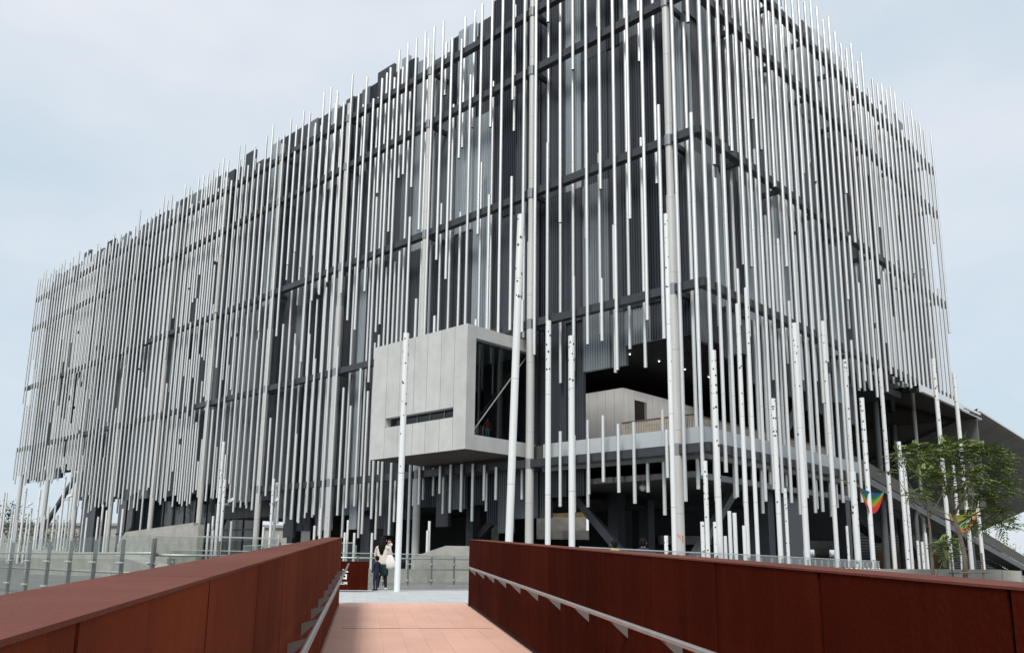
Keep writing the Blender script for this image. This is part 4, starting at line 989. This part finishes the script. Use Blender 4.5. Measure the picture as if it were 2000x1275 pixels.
grass_bank('dry_grass', v0.x, v1.x, 108, 0.0, 2.6, 1400, 2, 'dry yellow grass seen through the undercroft')
v0, v1 = at(1040, 1000, 131), at(1150, 1000, 131)
grass_bank('dry_grass', v0.x, v1.x, 131, 7.7, 1.5, 1600, 3, 'dry grass on the concrete terrace behind the building')
def terrace(label, x0, x1, y0, y1, z0, z1):
    q = MB(); q.box(x0, x1, y0, y1, z0, z1); tag(q.build('terrace_wall', K['concrete2']), label, 'wall', 'concrete terraces behind the building')
a = at(1046, 1000, 128); b = at(1145, 1000, 128)
terrace('pale concrete terrace wall with dry grass on top, seen left under the building', a.x, b.x, 128, 135, -0.1, 7.7)
a = at(1100, 1000, 124); b = at(1200, 1000, 124)
terrace('lower pale concrete terrace seen between the dark pillars', a.x, b.x, 124, 127, -0.1, 5.6)
a = at(1270, 1000, 97); b = at(1365, 1000, 97)
terrace('strip of pale concrete ledge beside the numbered column', a.x, b.x, 91, 92.5, 3.0, 3.9)
a = at(945, 1000, 120); b = at(990, 1000, 120)
terrace('pale concrete terrace under the left end of the building', a.x, b.x, 120, 123, -0.1, 6.4)
pv = empty('garden_pavilion', (at(1590, 1090, 118).x, 118, 0)); tag(pv, 'beige concrete pavilion with openings seen through the undercroft', 'pavilion')
for (x0, x1, z0, z1) in ((-4.6, 6.0, 3.2, 5.6), (-4.6, -2.2, 0, 3.2), (1.5, 2.2, 0, 3.2), (4.6, 6, 0, 3.2), (-4.6, 1.0, 5.6, 6.9)):
    q = MB(); q.box(x0, x1, 0, 4, z0 - 0.02, z1); q.build('wall', K['concrete2'], pv)
# distant pale wall and low buildings at the far left
lb_ = empty('distant_building', (-115, 215, 0)); tag(lb_, 'long low grey building far off at the left edge', 'building')
q = MB(); q.box(-40, 62, 0, 20, 0, 8.8); q.build('wall', K['concrete2'], lb_)
q = MB(); q.box(-41, 63, -0.6, 21, 8.8, 9.5); q.build('roof', K['fascia_grey'], lb_)

# ------------------------------------------------------------------ people
def cmat(name, c, rough=0.8): return mat(name, c, rough, var=0.15, vscale=9.0, spec=0.25)
SKIN = cmat('skin', (0.52, 0.31, 0.22), 0.6); HAIR = mat('hair_black', (0.010, 0.008, 0.008), 0.75, spec=0.1)
def skin_body(name, H, arms, legs, zones, mats, parent, torso_w=1.0, headturn=0.0):
    """one continuous body: skeleton edges with radii grown by a skin modifier; faces coloured by clothing zone"""
    V, E_, Rd = [], [], []
    def add(p_, r, par=None):
        V.append(Vector(p_) * H); Rd.append(r * H if not hasattr(r, '__len__') else (r[0] * H, r[1] * H))
        if par is not None: E_.append((par, len(V) - 1))
        return len(V) - 1
    pel = add((0, 0, 0.52), (0.095 * torso_w, 0.068)); wst = add((0, 0.005, 0.61), (0.082 * torso_w, 0.060), pel); chs = add((0, 0.0, 0.72), (0.098 * torso_w, 0.066), wst)
    shd = add((0, 0.0, 0.795), (0.080 * torso_w, 0.052), chs); nck = add((0, 0.004, 0.852), 0.030, shd); hd0 = add((0, 0.012, 0.885), 0.046, nck); hd1 = add((0, 0.010, 0.935), 0.060, hd0); hd2 = add((0, 0.002, 0.968), 0.048, hd1)
    nose = add((0.0, 0.072, 0.917), 0.008, hd1)
    hands = []
    for sgn, (el, wr) in zip((-1, 1), arms):
        sh = add((sgn * 0.108 * torso_w, 0, 0.792), 0.036, shd); e = add(el, 0.029, sh); w = add(wr, 0.021, e); hands.append((Vector(el) * H, Vector(wr) * H))
    for sgn, (kn, an) in zip((-1, 1), legs):
        hp = add((sgn * 0.052, 0, 0.475), 0.057, pel); k = add(kn, 0.042, hp); a = add(an, 0.027, k); h_ = add((an[0], an[1] - 0.018, 0.022), 0.026, a); t_ = add((an[0] * 1.08, an[1] + 0.085, 0.016), (0.026, 0.017), h_)
    me = bpy.data.meshes.new(name); me.from_pydata(V, E_, [])
    o = bpy.data.objects.new(name, me); col.objects.link(o)
    sk = o.modifiers.new('s', 'SKIN'); sk.use_smooth_shade = True
    for i, r in enumerate(Rd):
        me.skin_vertices[0].data[i].radius = r if hasattr(r, '__len__') else (r, r)
    me.skin_vertices[0].data[0].use_root = True
    sb = o.modifiers.new('u', 'SUBSURF'); sb.levels = 2; sb.render_levels = 2
    bpy.context.view_layer.update()
    dg = bpy.context.evaluated_depsgraph_get(); m2 = bpy.data.meshes.new_from_object(o.evaluated_get(dg)); bpy.data.objects.remove(o, do_unlink=True)
    # five fingers on each hand, rooted in the wrist
    bm = bmesh.new(); bm.from_mesh(m2)
    fm = MB()
    for el, wr in hands:
        d_ = (wr - el).normalized(); sd = d_.cross(Vector((0, 1, 0.2))).normalized(); nr = sd.cross(d_)
        fm.tube([wr - d_ * 0.01 * H, wr + d_ * 0.022 * H, wr + d_ * 0.050 * H], [0.019 * H, 0.022 * H, 0.017 * H], 8)
        for k, (off, ln) in enumerate(((-0.016, 0.030), (-0.006, 0.038), (0.005, 0.036), (0.015, 0.028))):
            p0 = wr + d_ * 0.046 * H + sd * off * H
            fm.tube([p0, p0 + d_ * ln * 0.55 * H + nr * 0.004 * H, p0 + d_ * ln * H + nr * 0.014 * H], [0.0056 * H, 0.0052 * H, 0.004 * H], 6)
        p0 = wr + d_ * 0.018 * H - sd * 0.018 * H
        fm.tube([p0, p0 + d_ * 0.016 * H - sd * 0.012 * H, p0 + d_ * 0.032 * H - sd * 0.014 * H + nr * 0.006 * H], [0.0065 * H, 0.006 * H, 0.0045 * H], 6)
    f2 = fm.mesh('f', mats); bm2 = bmesh.new(); bm2.from_mesh(f2)
    m2.materials.clear()
    for mm in mats: m2.materials.append(mm)
    bm.to_mesh(m2); bm.free()
    for p_ in m2.polygons:
        p_.material_index = zones(p_.center / H); p_.use_smooth = True
    bm = bmesh.new(); bm.from_mesh(m2); nf = len(bm.faces); bm.from_mesh(f2)
    for f_ in bm.faces[:] if False else list(bm.faces)[nf:]: f_.material_index = 0; f_.smooth = True
    bm.to_mesh(m2); bm.free(); bm2.free()
    return link(name, m2, parent)
def ellipsoid(mb, c, rx, ry, rz, n=14, m=9, cut=None, jitter=0.0, rnd=None):
    c = Vector(c); base = len(mb.v)
    for i in range(m + 1):
        th = math.pi * i / m
        for k in range(n):
            ph = 2 * math.pi * k / n; j_ = 1 + (rnd.uniform(-jitter, jitter) if rnd else 0)
            mb.v.append(tuple(c + Vector((rx * math.sin(th) * math.cos(ph), ry * math.sin(th) * math.sin(ph), rz * math.cos(th))) * j_))
    for i in range(m):
        for k in range(n):
            a = base + i * n + k; b = base + i * n + (k + 1) % n
            mb.f.append((a, a + n, b + n, b)); mb.mi.append(0)
def face_bits(root, H):
    e = MB(); ellipsoid(e, (-0.024 * H, 0.060 * H, 0.930 * H), 0.010 * H, 0.006 * H, 0.005 * H, 8, 5); ellipsoid(e, (0.024 * H, 0.060 * H, 0.930 * H), 0.010 * H, 0.006 * H, 0.005 * H, 8, 5)
    e.build('eyes', HAIR, root, True)
    e = MB(); ellipsoid(e, (0, 0.060 * H, 0.892 * H), 0.017 * H, 0.006 * H, 0.004 * H, 8, 5); e.build('mouth', cmat('lips', (0.35, 0.12, 0.10)), root, True)
    e = MB()
    for s_ in (-1, 1): ellipsoid(e, (s_ * 0.060 * H, 0.0, 0.922 * H), 0.009 * H, 0.016 * H, 0.022 * H, 8, 6)
    e.build('ears', SKIN, root, True)
def hair_cap(root, H, long=0.0, seed=1):
    rnd = random.Random(seed); h = MB(); ellipsoid(h, (0, -0.012 * H, 0.947 * H), 0.069 * H, 0.070 * H, 0.062 * H, 16, 10, jitter=0.02, rnd=rnd)
    ellipsoid(h, (0, -0.030 * H, 0.915 * H), 0.062 * H, 0.045 * H, 0.055 * H, 14, 8, jitter=0.03, rnd=rnd)
    if long:
        z0 = 0.93; h.tube([(0, -0.030 * H, z0 * H), (0.004 * H, -0.050 * H, 0.86 * H), (0, -0.066 * H, 0.80 * H), (0.006 * H, -0.070 * H, (0.86 - long) * H)], [0.060 * H, 0.066 * H, 0.070 * H, 0.030 * H], 12)
    h.build('hair', HAIR, root, True)
def person(loc, yaw, H, label, top, bottom, shoes, arms=None, legs=None, longhair=0.0, group=None, hem=0.50, cuff=0.06, sleeve=True, tw=1.0):
    root = empty('person', loc, yaw); tag(root, label, 'person', group)
    arms = arms or (((-0.150, -0.005, 0.63), (-0.158, 0.03, 0.49)), ((0.150, -0.005, 0.63), (0.158, 0.03, 0.49)))
    legs = legs or (((-0.056, 0.008, 0.27), (-0.058, -0.005, 0.055)), ((0.056, 0.008, 0.27), (0.058, -0.005, 0.055)))
    def zones(c):
        if c.z > 0.842 and abs(c.x) < 0.075: return 0
        if c.z < cuff and True: return 3
        if c.z > hem or (abs(c.x) > 0.115 and c.z > 0.40): return 1
        return 2
    skin_body('body', H, arms, legs, zones, [SKIN, top, bottom, shoes], root, tw)
    face_bits(root, H); hair_cap(root, H, longhair)
    return root
BEIGE = cmat('sweater_beige', (0.68, 0.60, 0.52)); GREEN = cmat('skirt_dark_green', (0.012, 0.035, 0.032)); BLACK = cmat('leggings_black', (0.012, 0.012, 0.014)); WHITE = cmat('white_cotton', (0.74, 0.71, 0.67))
NAVY = cmat('navy_cloth', (0.022, 0.026, 0.055)); NEON = cmat('neon_yellow', (0.60, 0.72, 0.08)); BLUE = cmat('blue_cloth', (0.06, 0.22, 0.60)); RED = cmat('red_jacket', (0.50, 0.09, 0.05)); JEANS = cmat('light_jeans', (0.36, 0.50, 0.58)); GREY = cmat('grey_cloth', (0.16, 0.16, 0.17))
wv = at(744.5, 1152, 26.6); wx, wy = wv.x, wv.y
w_ = person((wx, wy, 0.012), R(-12), 1.63, 'woman in beige sweater and dark green skirt carrying a baby on the landing', BEIGE, BLACK, WHITE,
            arms=(((-0.155, 0.02, 0.64), (-0.125, 0.085, 0.53)), ((0.165, 0.06, 0.655), (0.075, 0.145, 0.66))),
            legs=(((-0.060, 0.012, 0.27), (-0.075, -0.005, 0.055)), ((0.060, 0.012, 0.27), (0.085, 0.005, 0.055))), longhair=0.20, hem=0.47, cuff=0.045, tw=1.08)
H = 1.63
sw = MB(); sw.tube([(0, 0, 0.80 * H), (0, 0, 0.74 * H), (0, 0, 0.62 * H), (0, -0.004 * H, 0.50 * H), (0, -0.006 * H, 0.47 * H)], [0.088 * H, 0.112 * H, 0.110 * H, 0.124 * H, 0.120 * H], 18)
for i, v in enumerate(sw.v): sw.v[i] = (v[0], v[1] * 0.74, v[2])
sw.build('sweater', BEIGE, w_, True)
skt = MB(); skt.tube([(0, 0, 0.53 * H), (0, 0, 0.45 * H), (0, 0.004 * H, 0.33 * H), (0, 0.004 * H, 0.265 * H)], [0.100 * H, 0.118 * H, 0.128 * H, 0.122 * H], 18)
for i, v in enumerate(skt.v): skt.v[i] = (v[0] * 0.98, v[1] * 0.72, v[2])
skt.build('skirt', GREEN, w_, True)
# baby held against her right shoulder: its own figure
by = empty('person', (wx + 0.20, wy + 0.10, 0.96), R(150)); tag(by, 'baby in white clothes held at the right shoulder of the woman', 'person')
def zb(c): return 0 if c.z > 0.842 else 1
hb = 0.58
skin_body('body', hb, (((-0.17, 0.06, 0.70), (-0.15, 0.17, 0.72)), ((0.17, 0.06, 0.70), (0.15, 0.17, 0.72))), (((-0.12, 0.13, 0.40), (-0.15, 0.02, 0.26)), ((0.12, 0.13, 0.40), (0.15, 0.02, 0.26))), zb, [SKIN, WHITE], by, 1.25)
hc = MB(); ellipsoid(hc, (0, 0.0, 0.955 * hb), 0.125 * hb, 0.125 * hb, 0.11 * hb, 14, 9); hc.build('hair', HAIR, by, True)
bh = MB(); ellipsoid(bh, (0, 0.012, 0.925 * hb), 0.112 * hb, 0.112 * hb, 0.115 * hb, 14, 9); bh.build('head', SKIN, by, True)
# tote bag on her right side
tb = empty('tote_bag', (wx + 0.235, wy - 0.08, 0.66), R(-8)); tag(tb, 'white cloth tote bag hanging from the shoulder of the woman', 'bag')
q = MB(); q.tube([(0.0, 0, 0.42), (0.0, 0, 0.36), (0.02, 0, 0.18), (0.05, 0, 0.05), (0.06, 0, 0.0)], [0.06, 0.11, 0.165, 0.165, 0.09], 14)
for i, v in enumerate(q.v): q.v[i] = (v[0], v[1] * 0.45, v[2])
q.build('pouch', WHITE, tb, True)
q = MB(); q.tube([(-0.03, 0.02, 0.40), (-0.10, 0.05, 0.60), (-0.11, 0.12, 0.64), (0.03, -0.02, 0.40)], 0.014, 6); q.build('strap', WHITE, tb, True)
cv = at(733.5, 1151, 26.2)
person((cv.x, cv.y, 0.012), R(55), 1.03, 'small boy in navy clothes standing at the edge of the sign beside the woman', NAVY, NAVY, BLACK,
       legs=(((-0.056, 0.02, 0.27), (-0.060, -0.005, 0.055)), ((0.056, 0.0, 0.27), (0.062, 0.02, 0.055))), tw=1.12, cuff=0.05)
for px, D, Hh, yaw, lab, tp_, bt in ((1200, 25.4, 1.58, 8, 'person in a neon yellow jacket behind the right parapet', NEON, NAVY), (1232, 24.6, 1.34, -10, 'child in a blue top behind the right parapet', BLUE, GREY),
                                     (1243.5, 25.2, 1.32, 5, 'dark-haired child next to the man behind the right parapet', GREY, NAVY), (1257, 25.2, 1.64, -20, 'man in a navy shirt behind the right parapet', NAVY, GREY)):
    v = at(px, 1110, D); person((v.x, v.y, -0.01), R(yaw), Hh, lab, tp_, bt, BLACK)
v = L2W(-2.50, 15.84, 9.285)
person(tuple(v), R(200), 1.50, 'visitor in red jacket and light jeans behind the glass of the concrete box', RED, JEANS, GREY)
